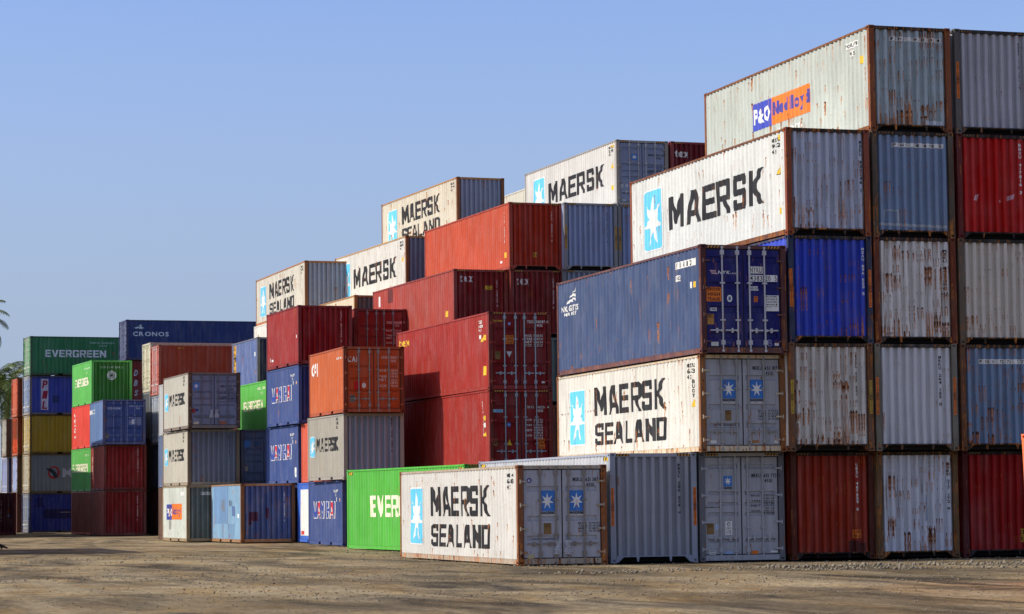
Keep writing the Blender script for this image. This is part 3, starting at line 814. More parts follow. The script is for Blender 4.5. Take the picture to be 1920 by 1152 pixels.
def sticker(b, u0, v0, u1, v1, col, face='F', lines=(), ink=INK, name='sticker', label=None):
    it = [('r', (u0, v0, u1, v1), col)]
    if lines:
        it.append('+'); n = len(lines); h = (v1 - v0) / n
        for i, t in enumerate(lines):
            it.append(('t', (u0 + (u1 - u0) * .1, v1 - (i + .84) * h, u1 - (u1 - u0) * .1, v1 - (i + .16) * h), t, ink))
    b.mark(name, face, it, rust=.08, label=label)
def caution(b, u0, v0, u1, v1):
    sticker(b, u0, v0, u1, v1, ORG, lines=('CAUTION', 'HIGH', 'TRAILER'), label='orange caution high trailer sign')
def plate(b, u0, v0, u1, v1, col=PLT):
    sticker(b, u0, v0, u1, v1, col, name='safety_plate', lines=('CSC SAFETY', 'APPROVAL', '', '', ''), ink=(70, 52, 30))

# ================================================================== right hand wall of stacks
b = Box('grey container with double doors on the ground, white paper notice on its left door', 25.2, 63.75, -.5, 0, L40, HCU, MSG, rust=(.1, .12, .15), door='mh', rod_col=(170, 172, 174), post_col=(104, 106, 110))
hazard(b); door_star(b, .71, .96, 1.99, 2.27, sealand=False); door_no(b, 'MRKU', '632 773 5', '45G1', INK, 2.22)
table(b, 1.5, 1.22, 2.16, 1.76, 8, INK); plate(b, .21, .72, .42, 1.01); sticker(b, .28, .18, .46, .29, WHT, lines=('SHIPPERS', 'OWN')); sticker(b, .72, .20, .95, .26, (150, 180, 220)); sticker(b, 1.48, .18, 1.68, .27, ORG); sticker(b, 2.04, .22, 2.24, .26, WHT)
b.mark('sticker', 'F', [('p', [disc(.515, .91, .055, .08)], (190, 205, 225)), '+', ('t', (.495, .87, .535, .95), 'Y', SKB)])
b.mark('notice', 'F', [('r', (.74, .70, .94, 1.06), WHT), '+', ('p', [disc(.84, .98, .045, .055, 10)], INK), ('t', (.79, .85, .89, .90), 'FSC', INK), ('t', (.77, .79, .91, .82), 'PAPER', (120, 120, 120)), ('t', (.77, .74, .91, .77), 'BOARD', (120, 120, 120)), '+', ('p', [disc(.84, .975, .028, .036, 10)], WHT)], label='white paper notice taped to the door')
b.mark('lettering', 'F', [('t', (.18, 1.42, .60, 1.465), 'maerskline.com', INK)])
A1 = b
b = Box('white container with two lines of black lettering, directly under the dark blue one', 25.04, 63.15, -.3, HCU, L40, ST, MSW, end_col=MSG, frame_col=(206, 190, 160), rust=(.36, .28, .75), door='ms', rod_col=(150, 150, 146), post_col=(136, 92, 58))
maersk40(b, num=('MSKU', '653', '42')); door_star(b, .63, 1.02, 1.42, 1.92); door_star(b, 1.43, 1.82, 1.42, 1.92); door_no(b, 'MSKU', '653 817 5', '42G1', INK)
table(b, 1.66, .83, 2.23, 1.12, 4, INK); plate(b, .71, .83, .89, 1.11); sticker(b, .27, .23, .45, .31, WHT); sticker(b, 1.46, .24, 1.67, .31, (170, 120, 60)); sticker(b, 2.11, .23, 2.22, .30, WHT)
b.mark('lettering', 'F', [('t', (.39, .70, 1.02, .74), 'www.maersksealand.com', INK)])
b.mark('sticker', 'L', [('v', 11.62, 1.95, 1.45, .10, 'BUOY', INK), ('p', [[(11.5, 1.22), (11.72, 1.22), (11.66, 1.44)]], YEL)])
# line of rust holes across the star panel
rr = random.Random(4); b.mark('rust_spots', 'L', [('p', [disc(.35 + i * .13 + rr.uniform(-.03, .03), 1.415 + rr.uniform(-.012, .012), rr.uniform(.02, .045), rr.uniform(.015, .03), 9)], (110, 62, 26)) for i in range(26)])
b = Box('dark blue container with faded side and orange caution sign on its left door', 24.97, 62.8, -.22, 5.487, L40, HCU, (62, 78, 112), end_col=(30, 30, 100), frame_col=(96, 62, 62), rust=(.16, .16, .55), door='ny', fade=.3, rod_col=(190, 190, 192), post_col=(84, 46, 44))
hazard(b)
b.mark('logo', 'L', [('p', [[(.85, 2.12), (1.25, 2.22), (1.45, 2.20), (1.45, 2.29), (1.1, 2.27)], [(1.12, 2.30), (1.5, 2.40), (1.72, 2.33), (1.72, 2.43), (1.45, 2.46)], [(1.45, 2.46), (1.65, 2.53), (1.72, 2.66), (1.69, 2.50)], [(1.3, 2.24), (1.6, 2.27), (1.72, 2.20), (1.74, 2.30), (1.5, 2.33)]], WHT)])
b.mark('lettering', 'L', [('t', (.46, 1.93, 1.95, 2.11), 'NYK LOGISTICS', WHT), ('t', (.72, 1.80, 1.88, 1.90), 'MARE FLEET', WHT)])
whitestrip(b, 10.24, 2.38, 11.83, 2.57, 'NYKU438320 5', 'L'); sticker(b, 10.24, 2.05, 10.66, 2.21, WHT, 'L', ('45G1',)); sticker(b, 11.34, 1.79, 11.46, 1.96, WHT, 'L'); sticker(b, 11.60, 1.79, 11.74, 1.95, YEL, 'L')
b.mark('lettering', 'F', [('p', [[(.27 + .02 * i, 2.215 - .04 * i), (.44 + .02 * i, 2.205 - .04 * i), (.45 + .02 * i, 2.185 - .04 * i), (.28 + .02 * i, 2.195 - .04 * i)] for i in range(3)], (232, 190, 190)), ('t', (.50, 2.115, .84, 2.2), 'NYK', WHT, 1, .25), ('t', (.86, 2.115, 1.02, 2.15), 'LINE', WHT, 0, .2)])
for q_, t_ in (((1.40, 2.14, 1.785, 2.325), 'NYKU'), ((1.40, 1.925, 1.785, 2.10), '4383'), ((1.84, 1.925, 2.20, 2.10), '20  5'), ((1.40, 1.685, 1.65, 1.80), '45G1')):
    b.mark('number', 'F', [('r', q_, WHT), '+', ('t', (q_[0] + .02, q_[1] + .018, q_[2] - .02, q_[3] - .02), t_, INK, 0)])
caution(b, .17, 1.38, .59, 1.77)
b.mark('sticker', 'F', [('p', [disc(.825, 1.465, .075, .095)], WHT), '+', ('p', [disc(.825, 1.465, .04, .055)], (90, 110, 140))]); sticker(b, 1.52, 1.38, 1.63, 1.53, ORG, lines=('SUPER', 'TECH'))
sticker(b, 1.83, 1.14, 2.23, 1.56, WHT, lines=('MAX.GR.30480KG', '67200LB', 'TARE 3900KG', '8600LB', 'CU.CAP.2690CF', '76.2CM'), name='data_table'); sticker(b, .27, 1.13, .47, 1.22, WHT, lines=('C WORK',)); plate(b, .18, .77, .37, 1.05, (176, 128, 66)); sticker(b, .28, .20, .49, .31, (200, 204, 190)); sticker(b, 2.09, .22, 2.21, .29, WHT)
b.mark('chalk_mark', 'F', [('t', (1.90, .20, 2.02, .38), 'B', (130, 130, 170), 0), ('t', (.70, .24, .84, .34), 'y/x', (110, 110, 140), 0)])

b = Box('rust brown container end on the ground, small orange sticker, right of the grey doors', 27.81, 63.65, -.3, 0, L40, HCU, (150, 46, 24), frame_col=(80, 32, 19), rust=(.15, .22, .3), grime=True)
hazard(b); vno(b, 1.945, 'UESU 467659 0', WHT); sticker(b, 1.82, .56, 2.08, .79, ORG, lines=('CAUTION', '9.6')); b.mark('repaint_patch', 'F', rect_items := [('r', (1.66, .20, 1.95, .50), (86, 34, 28)), ('r', (1.95, .20, 2.16, .44), (92, 38, 30))])
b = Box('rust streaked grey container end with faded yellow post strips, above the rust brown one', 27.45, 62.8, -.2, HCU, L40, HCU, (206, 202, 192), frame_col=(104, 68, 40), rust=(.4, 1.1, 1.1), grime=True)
hazard(b); vno(b, 1.965, 'MSKU 015 803 1', INK); strip(b, .035, 1.0, 1.9, (196, 164, 60)); strip(b, 2.32, 1.0, 1.9, (196, 164, 60))
b = Box('vivid royal blue container end with white upright number and orange strips on its posts', 27.49, 62.8, -.2, 2 * HCU, L40, HCU, (54, 76, 190), frame_col=(45, 54, 78), rust=(.1, .46, .6), grime=True)
hazard(b); vno(b, 2.175, 'MSAU 896 553 5', WHT); strip(b, .02); strip(b, 2.325)
b = Box('largest white container with one line of black lettering, its plain blue grey end rust spotted', 27.47, 62.77, 0, 3 * HCU, L40, HCU, (208, 210, 203), end_col=(184, 192, 206), frame_col=(103, 60, 36), rust=(.26, .76, 1.0), grime=True, post_col=(134, 66, 42))
maersk40(b, False, True, ('MSKU', '932', '45')); vno(b, 2.18, 'MSKU 932146 1', INK, 2.59, 1.17)
b.mark('sticker', 'L', [('p', [[(11.5, 1.68), (11.8, 1.68), (11.72, 1.94)]], INK), '+', ('p', [[(11.53, 1.695), (11.77, 1.695), (11.71, 1.905)]], YEL), ('r', (11.62, .61, 11.76, .78), YEL), ('r', (11.62, 2.62, 11.74, 2.76), YEL)])

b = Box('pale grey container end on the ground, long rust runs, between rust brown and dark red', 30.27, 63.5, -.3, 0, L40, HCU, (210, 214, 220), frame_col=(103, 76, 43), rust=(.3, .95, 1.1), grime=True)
vno(b, 2.15, 'MSKU 217 172 0', INK); b.mark('repaint_patch', 'F', [('p', [[(1.44, 1.0), (1.52, 1.0), (1.54, 1.75), (1.45, 1.7)]], (150, 166, 186))])
b = Box('clean pale grey container end with bright orange strips, above the rust run pale grey one', 29.96, 62.8, -.2, HCU, L40, HCU, (204, 206, 208), frame_col=(103, 97, 80), rust=(.1, .17, .45), fade=.7, grime=True)
hazard(b); vno(b, 1.925, 'MRKU 264 155 0', INK, 2.57, 1.2); strip(b, .01); strip(b, 2.31)
b = Box('pale grey container end covered in the heaviest orange rust, right of the royal blue one', 30.0, 62.8, -.2, 2 * HCU, L40, HCU, (216, 214, 208), frame_col=(103, 48, 27), rust=(.4, 1.45, 1.2), grime=True)
vno(b, 2.13, 'MSKU 647 390 2', INK)
b = Box('blue grey container end with white number band, directly under the pale green container', 30.01, 62.8, -.2, 3 * HCU, L40, HCU, (124, 145, 172), frame_col=(80, 68, 54), rust=(.2, .5, .75), tun=True, grime=True)
hazard(b); whitestrip(b, .63, 2.46, 2.14, 2.58, 'PONU 781440 5')
b.mark('paint_scuff', 'F', [('p', [[(.02, .32), (2.2, .26), (2.2, .34), (.02, .39)]], (170, 180, 186)), ('p', [[(.32, .38), (.36, .38), (.40, .70), (.70, .70), (.72, .4), (.77, .4), (.76, .75), (.36, .75)]], (166, 176, 182))])
b = Box('pale green container with a blue and orange name panel, top of the tallest stack', 30.0, 62.82, -.19, 4 * HCU, L40, HCU, (178, 184, 174), end_col=(166, 182, 186), frame_col=(111, 68, 32), rust=(.36, .95, 1.0), grime=True, post_col=(126, 70, 40))
b.mark('logo', 'L', [('r', (3.86, 1.125, 5.30, 1.945), (62, 76, 176)), ('r', (5.30, 1.125, 8.16, 1.945), ORG), '+', ('t', (4.0, 1.30, 5.24, 1.78), 'P&O', WHT, 2), ('t', (5.46, 1.28, 8.08, 1.80), 'Nedlloyd', (72, 70, 150), 2)], label='blue and orange name panel')
b.mark('lettering', 'L', [('t', (4.6, .72, 7.5, .98), 'ponl.com', WHT)])
b.mark('number', 'L', [('r', (10.63, 2.45, 11.4, 2.62), WHT), ('r', (10.9, 2.22, 11.2, 2.38), WHT), '+', ('t', (10.66, 2.48, 11.37, 2.59), 'PONU 79', INK), ('t', (10.93, 2.24, 11.17, 2.36), '45', INK)]); sticker(b, 11.56, 1.92, 11.72, 2.13, YEL, 'L')
whitestrip(b, .65, 2.49, 2.16, 2.61, 'PONU 790850 4'); hazard(b); sticker(b, 1.66, .20, 2.14, .32, (210, 218, 226))

DX = 32.50
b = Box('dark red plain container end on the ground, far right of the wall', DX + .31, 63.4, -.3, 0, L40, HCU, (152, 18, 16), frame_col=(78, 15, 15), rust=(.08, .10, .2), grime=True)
hazard(b); sticker(b, 1.75, .38, 1.97, .75, (204, 164, 60), lines=('CAU', '9.6'))
b = Box('slate blue container end with deep brown rust and a white number band, far right', DX + .01, 62.8, -.2, HCU, L40, HCU, (116, 139, 166), frame_col=(97, 60, 35), rust=(.3, 1.1, 1.1), grime=True)
hazard(b); whitestrip(b, .6, 2.36, 1.95, 2.49, 'PONU 7276 77')
b = Box('beige grey unmarked container end with thin rust runs, under the bright red one', DX + .03, 62.8, -.2, 2 * HCU, L40, HCU, (206, 198, 184), frame_col=(97, 84, 68), rust=(.2, .5, .7), grime=True)
b = Box('bright red container end with white upright number and pale scuffs, fourth level far right', DX + .06, 62.8, -.2, 3 * HCU, L40, HCU, (184, 25, 20), frame_col=(91, 21, 17), rust=(.1, .10, .3), grime=True)
hazard(b); vno(b, 1.925, 'BMOU 417816 3', WHT, 2.66, 1.24)
b.mark('paint_scuff', 'F', [('p', [[(1.49, 1.05), (1.70, 1.12), (1.73, 1.26), (1.52, 1.18)], [(.47, 1.06), (.62, 1.05), (.68, 1.24), (.52, 1.2)], [(1.25, 1.02), (1.36, 1.03), (1.34, 1.10), (1.27, 1.09)]], (206, 160, 170))])
b = Box('plain grey container end atop the far right stack, orange strip on its left post', DX + .07, 62.8, -.2, 4 * HCU, L40, HCU, (172, 174, 180), frame_col=(88, 86, 82), rust=(.1, .14, .35), grime=True)
hazard(b); vno(b, 1.98, 'MRKU 318 254 6', INK); strip(b, .03)

# ================================================================== in front of the wall and behind it
b = Box('white container with two lettering lines standing on the dirt, crumpled plastic on its doors', 20.03, 63.43, -.43, 0, L40, ST, (204, 202, 193), end_col=(172, 174, 180), frame_col=(172, 160, 140), rust=(.3, .24, .95), door='ms', fade=.6, rod_col=(140, 132, 122), post_col=(128, 78, 46))
maersk40(b, num=('MS 4', '638', '42')); door_star(b, .61, 1.02, 1.39, 1.92); door_star(b, 1.41, 1.82, 1.39, 1.92); door_no(b, 'MSKU', '621 387 9', '42G1', INK, 2.155)
table(b, 1.66, .82, 2.25, 1.10, 4, INK); plate(b, .71, .79, .92, 1.08); sticker(b, .26, .17, .44, .27, (190, 176, 130))
b.mark('sticker', 'F', [('p', [disc(.33, 2.19, .066)], (44, 54, 130)), '+', ('p', [disc(.325, 2.185, .034)], (200, 206, 220))], label='round blue recycling sticker')
b.mark('lettering', 'F', [('t', (.39, .655, 1.02, .70), 'www.maersksealand.com', INK)])
G621 = b
b = Box('grey container with a clean ribbed end on the ground, orange strips on both posts', 22.67, 63.71, -.26, 0, L40, HCU, (178, 180, 182), end_col=(154, 158, 166), frame_col=(150, 156, 168), rust=(.06, .05, .10))
hazard(b); side_hazard(b); vno(b, 1.955, 'MRSU 380 526 4', INK, 2.61, 1.26, .09); strip(b, .02); strip(b, 2.335)
b = Box('bright green container on the dirt, half hidden by the white container in front', 23.47, 80.06, 4.47, 0, L40, HCU, (84, 176, 62), rust=(.05, .06, .08))
b.mark('lettering', 'L', [('b', (2.63, 1.17, 9.55, 1.93), 'EVERGREEN', CRM)]); side_hazard(b); hazard(b)
b = Box('lower of the two bright red containers with doors, orange warning square on its right door', 27.42, 90.12, .3, HCU, L40, HCU, (152, 42, 33), end_col=(124, 15, 17), frame_col=(146, 46, 40), rust=(.07, .06, .15), door='tx', rod_col=(150, 156, 166), post_col=(110, 36, 30))
hazard(b); door_no(b, 'DRYU', '940236 4', '45G1', WHT, 2.19, u=-.04); sticker(b, .12, 2.05, .52, 2.16, (150, 200, 220), lines=('FLORENS',), ink=SKB); b.mark('sticker', 'F', [('p', [disc(.755, 1.60, .085)], (60, 100, 190)), '+', ('p', [disc(.755, 1.60, .05)], (150, 180, 220))])
plate(b, .1, .82, .31, 1.08); b.mark('sticker', 'F', [('p', [[(.67, .84), (.87, .84), (.77, 1.06)]], YEL)]); caution(b, 1.82, .71, 2.13, 1.07); table(b, 1.37, 1.04, 2.06, 1.81, 8, WHT)
vno(b, 11.14, 'DRYU 940236', WHT, 2.49, 1.21, .10, 'L'); b.mark('sticker', 'L', [('r', (11.3, 1.78, 11.55, 1.95), YEL), ('r', (11.3, 1.52, 11.5, 1.69), WHT), ('p', [[(11.14, 1.19), (11.6, 1.19), (11.5, 1.42)]], YEL)])
b = Box('upper of the two bright red containers with doors, yellow word on its long side', 27.5, 90.39, 1.43, 2 * HCU, L40, HCU, (155, 43, 34), end_col=(124, 15, 18), frame_col=(150, 50, 42), rust=(.07, .06, .15), door='tx', rod_col=(160, 168, 178), post_col=(110, 36, 30))
hazard(b); door_no(b, 'TGCU', '501387 0', '45G1', WHT, 2.48); b.mark('lettering', 'F', [('t', (.15, 2.52, .55, 2.60), 'Textainer', YEL)]); sticker(b, .76, 2.39, .87, 2.51, (56, 92, 190), lines=('GK',), ink=WHT); caution(b, .66, 1.70, .97, 2.02); plate(b, .25, 1.13, .45, 1.42)
b.mark('sticker', 'F', [('p', [[(.69, 1.42), (.91, 1.42), (.80, 1.20)]], (200, 206, 212))]); table(b, 1.42, 1.58, 2.12, 2.06, 4, WHT); sticker(b, 2.06, .25, 2.19, .32, WHT)
b.mark('lettering', 'L', [('t', (.28, 2.26, 1.88, 2.56), 'tex', YEL)]); b.mark('number', 'L', [('t', (10.9, 2.50, 11.32, 2.63), 'TGCU', WHT), ('t', (10.9, 2.35, 11.36, 2.46), '5013', WHT), ('t', (10.9, 2.21, 11.2, 2.31), '45', WHT)])
b.mark('sticker', 'L', [('r', (11.02, 1.94, 11.2, 2.08), WHT), ('p', [[(11.2, 1.82), (11.48, 1.82), (11.45, 2.05)]], YEL), ('r', (11.55, 1.86, 11.7, 2.06), YEL), ('r', (11.36, .56, 11.72, .9), YEL)])

# ================================================================== the short stack with the orange container on top
def wan_hai(b):
    u0, v0, u1, v1 = .9, 1.10, 4.62, 1.73
    big = block_polys('WAN HAI', u0, v0, u1, v1, gap=.30)
    def grow(ps, k):
        out = []
        for p in ps:
            cx = sum(q[0] for q in p) / len(p); cy_ = sum(q[1] for q in p) / len(p)
            n = len(p); area = sum(p[i][0] * p[(i + 1) % n][1] - p[(i + 1) % n][0] * p[i][1] for i in range(n)); sg = 1 if area > 0 else -1
            r = []
            for i in range(n):
                a, c, d = p[i - 1], p[i], p[(i + 1) % n]
                e1 = Vector((c[0] - a[0], c[1] - a[1])).normalized(); e2 = Vector((d[0] - c[0], d[1] - c[1])).normalized()
                nn = Vector((e1.y + e2.y, -e1.x - e2.x)) * sg
                if nn.length > 1e-4: nn.normalize()
                r.append((c[0] + nn.x * k, c[1] + nn.y * k))
            out.append(r)
        return out
    words = 'WAN HAI'; sp = [len(BLK[c][1]) if c != ' ' else 0 for c in words]
    it = [('p', grow(big, .045), WHT), '+']; k = 0
    for c, n in zip(words, sp):
        if n: it.append(('p', big[k:k + n], (206, 44, 54) if c == 'A' else (50, 76, 158)))
        k += n
    b.mark('lettering', 'L', it)
    b.mark('number', 'L', [('t', (4.40, 2.10, 5.22, 2.22), 'WHLU 57', WHT), ('t', (4.75, 1.96, 5.1, 2.06), '22G1', WHT)]); sticker(b, 4.93, 1.74, 5.1, 1.92, WHT, 'L'); sticker(b, 5.48, 1.75, 5.6, 1.88, (220, 170, 110), 'L')
WHB = (62, 80, 130)
b = Box('blue container with red and white lettering on the dirt beside the bright green container', 23.84, 98.4, -.2, 0, L20, ST, WHB, rust=(.05, .06, .12)); wan_hai(b)
b = Box('dull grey small container sandwiched between the orange doors above and a blue container below', 23.66, 97.36, .5, ST, L20, ST, (162, 158, 144), end_col=(150, 158, 174), frame_col=(160, 156, 146), rust=(.07, .12, .25))
maersk20(b); vno(b, 1.95, 'MSKU 278 134 9', INK, 2.40, 1.05)
b = Box('orange container with three white letters on its left door, on a three high stack', 23.57, 96.93, -.1, 2 * ST, L20, ST, (190, 95, 47), end_col=(188, 76, 28), frame_col=(166, 80, 46), rust=(.06, .14, .3), door='ca', rod_col=(150, 140, 134), post_col=(120, 54, 32))
b.mark('lettering', 'L', [('t', (.44, 1.63, 1.42, 2.18), 'CAI', WHT)]); b.mark('number', 'L', [('t', (4.73, 2.12, 5.6, 2.22), 'CAXU 0546', WHT)])
b.mark('lettering', 'F', [('t', (.17, 1.97, .55, 2.20), 'CAI', WHT)]); door_no(b, 'CAXU', '054676 0', '22G1', (226, 200, 186), 2.11); table(b, 1.44, .98, 2.18, 1.70, 6, (226, 206, 192)); sticker(b, .42, .89, .70, 1.23, (198, 30, 34)); b.mark('sticker', 'F', [('p', [disc(.82, 1.065, .08, .105)], WHT)]); plate(b, .25, .41, .46, .69, (116, 112, 104))
b = Box('narrow blue container side with a white stripe on the dirt', 24.85, 104.7, .3, 0, L20, ST, (62, 106, 196), rust=(.05, .05, .15))
b.mark('stripe', 'L', [('r', (.5, .30, 5.6, 2.30), WHT), '+', ('r', (.55, .34, 1.2, .5), (200, 60, 60))])
b = Box('sliver of an orange red container in the second level, behind the dull grey small one', 24.95, 104.3, .4, ST, L20, ST, (206, 92, 66), rust=(.06, .08, .2))

# ================================================================== stacks further back
b = Box('maroon red container with a plain ribbed end, on two blue lettered ones', 24.6, 109.5, 1.19, 3 * ST, L20, ST, (148, 42, 37), end_col=(140, 16, 18), frame_col=(120, 34, 34), rust=(.06, .06, .18))
vno(b, 1.95, 'CAXU 671405 2', (220, 190, 190), 2.33, .97); b.mark('sticker', 'L', [('r', (.55, .36, .75, .54), WHT), ('r', (.9, .36, 1.3, .46), WHT), ('r', (5.5, 1.17, 5.74, 1.3), WHT)])
b = Box('dark red container with doors in the fourth level, right beside the maroon red one', 27.51, 111.1, 1.0, 3 * ST, L20, ST, (150, 36, 34), end_col=(132, 20, 20), frame_col=(112, 32, 32), rust=(.06, .1, .2), door='ca', rod_col=(130, 124, 128))
door_no(b, 'CXDU', '320489 3', '22G1', (220, 196, 196), 1.93); table(b, 1.5, 1.0, 2.2, 1.66, 6, (220, 190, 190))
b = Box('blue container with red and white lettering directly beneath the maroon red container', 24.66, 109.75, 1.25, 2 * ST, L20, ST, (64, 82, 132), end_col=(52, 62, 120), rust=(.05, .06, .15)); wan_hai(b)
b = Box('blue container with red and white lettering and a white splash low on its right edge', 24.82, 110.6, 1.6, ST, L20, ST, (62, 80, 130), end_col=(52, 62, 120), rust=(.05, .06, .15)); wan_hai(b)
b.mark('paint_splash', 'L', [('p', [disc(5.45, .55, .16, .16, 9), disc(5.5, .38, .10, .12, 8)], WHT)])
b = Box('navy container end in deep shade between the two blue ones on the dirt', 24.95, 110.9, 1.5, 0, L20, ST, (48, 58, 104), rust=(.1, .15, .3))
b = Box('light blue container with repainted patches on its side, standing on the dirt', 22.3, 110.82, 1.9, 0, L20, ST, (128, 166, 192), end_col=(64, 90, 146), frame_col=(150, 112, 74), rust=(.18, .30, .45), fade=.7, post_col=(116, 82, 52))
b.mark('repaint_patch', 'L', [('r', (.56, .83, 3.46, 2.48), (112, 146, 182)), ('r', (3.46, .18, 4.61, .83), (116, 150, 180)), ('r', (2.16, .2, 2.49, .80), (120, 146, 170)), '+', ('r', (3.64, 1.62, 3.85, 1.88), (94, 110, 132)), ('r', (4.1, 1.62, 4.3, 1.84), (94, 110, 132)), ('r', (4.24, 1.18, 4.68, 1.61), (92, 116, 160)), ('r', (5.38, 1.09, 5.52, 1.27), WHT), ('r', (2.17, 1.38, 2.75, 1.9), (110, 132, 150))])
b.mark('repaint_patch', 'F', [('r', (.38, .95, .76, 1.35), (74, 34, 66)), ('r', (.38, .78, .48, .95), (74, 34, 66)), ('r', (1.15, 1.06, 1.25, 1.53), (74, 34, 66))]); vno(b, 1.96, 'CRXU 253487 4', WHT, 2.22, .9, .06)
b = Box('pale container with small blue and orange panel, on the dirt under two grey ones', 20.98, 116.79, .78, 0, L20, ST, (196, 202, 190), end_col=(102, 110, 104), frame_col=(146, 126, 92), rust=(.26, .34, .45), fade=.6)
b.mark('logo', 'L', [('r', (1.02, 1.0, 2.33, 1.73), (62, 72, 150)), ('r', (2.33, 1.02, 4.72, 1.75), ORG), '+', ('t', (1.15, 1.15, 2.25, 1.55), 'P&O', WHT), ('t', (2.45, 1.15, 4.6, 1.58), 'Nedlloyd', (84, 70, 140))]); sticker(b, 4.46, 2.12, 5.3, 2.30, WHT, 'L'); b.mark('repaint_patch', 'L', [('r', (1.5, .55, 2.1, .97), (150, 152, 142))])
whitestrip(b, .67, 2.14, 2.0, 2.28, 'PONU 151834 3')
b = Box('grey small container with a plain ribbed end, middle of a three high stack', 21.2, 117.7, 1.24, ST, L20, ST, (184, 179, 162), end_col=(124, 130, 142), frame_col=(146, 136, 116), rust=(.12, .2, .35), post_col=(120, 108, 88))
maersk20(b); vno(b, 1.955, 'MSKU 405 771 2', INK, 2.33, 1.29)
b = Box('grey small container with doors and loose plastic, on top of the ribbed grey one', 21.05, 116.7, 1.3, 2 * ST, L20, ST, (182, 179, 165), end_col=(122, 130, 150), frame_col=(120, 110, 100), rust=(.1, .14, .35), door='m2', rod_col=(110, 112, 118), post_col=(90, 72, 60))
maersk20(b); door_star(b, .24, .50, 1.80, 2.11, words=False); door_no(b, 'MSKU', '247 178 3', '22G1', INK, 1.90); table(b, 1.46, 1.18, 2.26, 1.66, 6, INK); sticker(b, .17, .72, .33, .91, (150, 60, 50)); sticker(b, .33, .80, .47, .91, (44, 54, 120)); sticker(b, .25, .20, .49, .32, (200, 196, 170)); sticker(b, 1.46, .22, 1.76, .34, (170, 100, 50))
MK3 = b
b = Box('shaded grey container with doors in the second level, under the small green one', 23.76, 118.04, 1.4, ST, L20, ST, (120, 128, 146), end_col=(92, 104, 130), frame_col=(84, 88, 100), rust=(.1, .16, .3), door='m2')
b.mark('sticker', 'F', [('p', [disc(.31, 1.92, .16, .18)], (70, 120, 180)), ('p', [disc(.75, 1.9, .12, .15)], (66, 86, 124))]); sticker(b, .2, .66, .34, .86, (160, 150, 130))
b = Box('green container in the third level between the grey doors and the blue lettered one', 26.16, 123.77, 1.68, 2 * ST, L20, ST, (94, 180, 76), rust=(.04, .05, .1))
b.mark('lettering', 'L', [('p', block_polys('EVERGREEN', 1.24, 1.19, 5.43, 1.68, gap=.05), CRM)]); b.mark('number', 'L', [('t', (4.3, 2.18, 5.8, 2.30), 'EISU 376', CRM), ('t', (4.9, 1.95, 5.4, 2.06), '22', CRM)])
b = Box('faded navy container with a yellow strip on its side, above the small green one', 27.18, 130.68, 1.26, 3 * ST, L20, ST, (86, 104, 150), end_col=(44, 52, 84), frame_col=(104, 106, 120), rust=(.1, .1, .25), fade=.7)
strip(b, .3, 1.0, 2.45, (214, 164, 50), 'L', .6); sticker(b, 5.24, 1.62, 5.5, 1.84, WHT, 'L')
b = Box('narrow sunlit side of a grey container at the back of the grey three high stack', 21.9, 123.3, .8, 2 * ST, L20, ST, (172, 174, 172), rust=(.1, .15, .3))

# ================================================================== tall block in the middle distance
b = Box('brick red container with a dark side patch and three white letters on its end', 30.22, 104.38, 2.1, 3 * HCU, L40, HCU, (162, 66, 53), end_col=(130, 28, 24), frame_col=(136, 56, 46), rust=(.08, .2, .3))
b.mark('lettering', 'F', [('t', (.29, 2.34, .89, 2.66), 'tex', WHT)]); vno(b, 1.95, 'TEXU 708142 3', (226, 200, 196), 2.45, 1.29, .06); sticker(b, 1.41, 2.03, 1.75, 2.2, YEL, lines=('CAUTION', '9.6 HIGH')); b.mark('repaint_patch', 'L', [('r', (2.43, 2.17, 3.2, 2.78), (104, 44, 42)), ('r', (.83, 2.1, 1.1, 2.58), WHT)]); sticker(b, 10.82, .92, 11.22, 1.17, YEL, 'L'); hazard(b)
b = Box('brick red container end with three cropped white letters, under the orange red one', 32.7, 104.2, 1.8, 3 * HCU, L40, HCU, (162, 66, 53), end_col=(124, 32, 28), frame_col=(120, 46, 40), rust=(.08, .16, .3))
b.mark('lettering', 'F', [('t', (.27, 2.24, .85, 2.57), 'tex', (214, 206, 200))]); vno(b, 1.945, 'TEXU 501938 0', (226, 200, 196), 2.53, 1.22, .06); hazard(b)
b = Box('orange red container with a plain long sunlit side, small yellow square on its end', 32.64, 104.13, 1.8, 4 * HCU, L40, HCU, (184, 76, 45), end_col=(176, 50, 20), frame_col=(160, 64, 44), rust=(.06, .12, .22))
vno(b, 1.945, 'TRLU 682514 5', (230, 204, 190), 2.52, 1.2, .055); sticker(b, 1.1, .54, 1.27, .75, (214, 160, 60), lines=('9.6',)); vno(b, 11.5, 'TRLU 682514', WHT, 2.5, 1.18, .14, 'L'); b.mark('sticker', 'L', [('r', (11.42, .54, 11.68, .77), YEL), ('r', (10.95, .35, 11.1, .45), WHT)]); hazard(b)
b = Box('blue grey ribbed container end with yellow strips on both posts, beside the orange red one', 35.02, 103.8, 1.4, 4 * HCU, L40, HCU, (146, 160, 190), frame_col=(132, 134, 138), rust=(.1, .12, .35))
vno(b, 1.98, 'MSKU 867 492 0', INK, 2.5, 1.18); strip(b, .03, .89, 1.9, (198, 148, 46)); strip(b, 2.33, .89, 1.9, (198, 148, 46)); hazard(b)
b = Box('blue grey container end mostly hidden, beneath the white container with the star door', 37.55, 104.0, 1.4, 4 * HCU, L40, HCU, (136, 152, 186), frame_col=(126, 126, 130), rust=(.1, .12, .35))
strip(b, .04, .89, 1.9, (198, 148, 46)); hazard(b)
b = Box('grey container end showing only its top edge, below the blue grey end with yellow strips', 35.0, 104.0, 1.4, 3 * HCU, L40, HCU, (136, 148, 166), frame_col=(120, 124, 128), rust=(.1, .14, .35)); hazard(b)
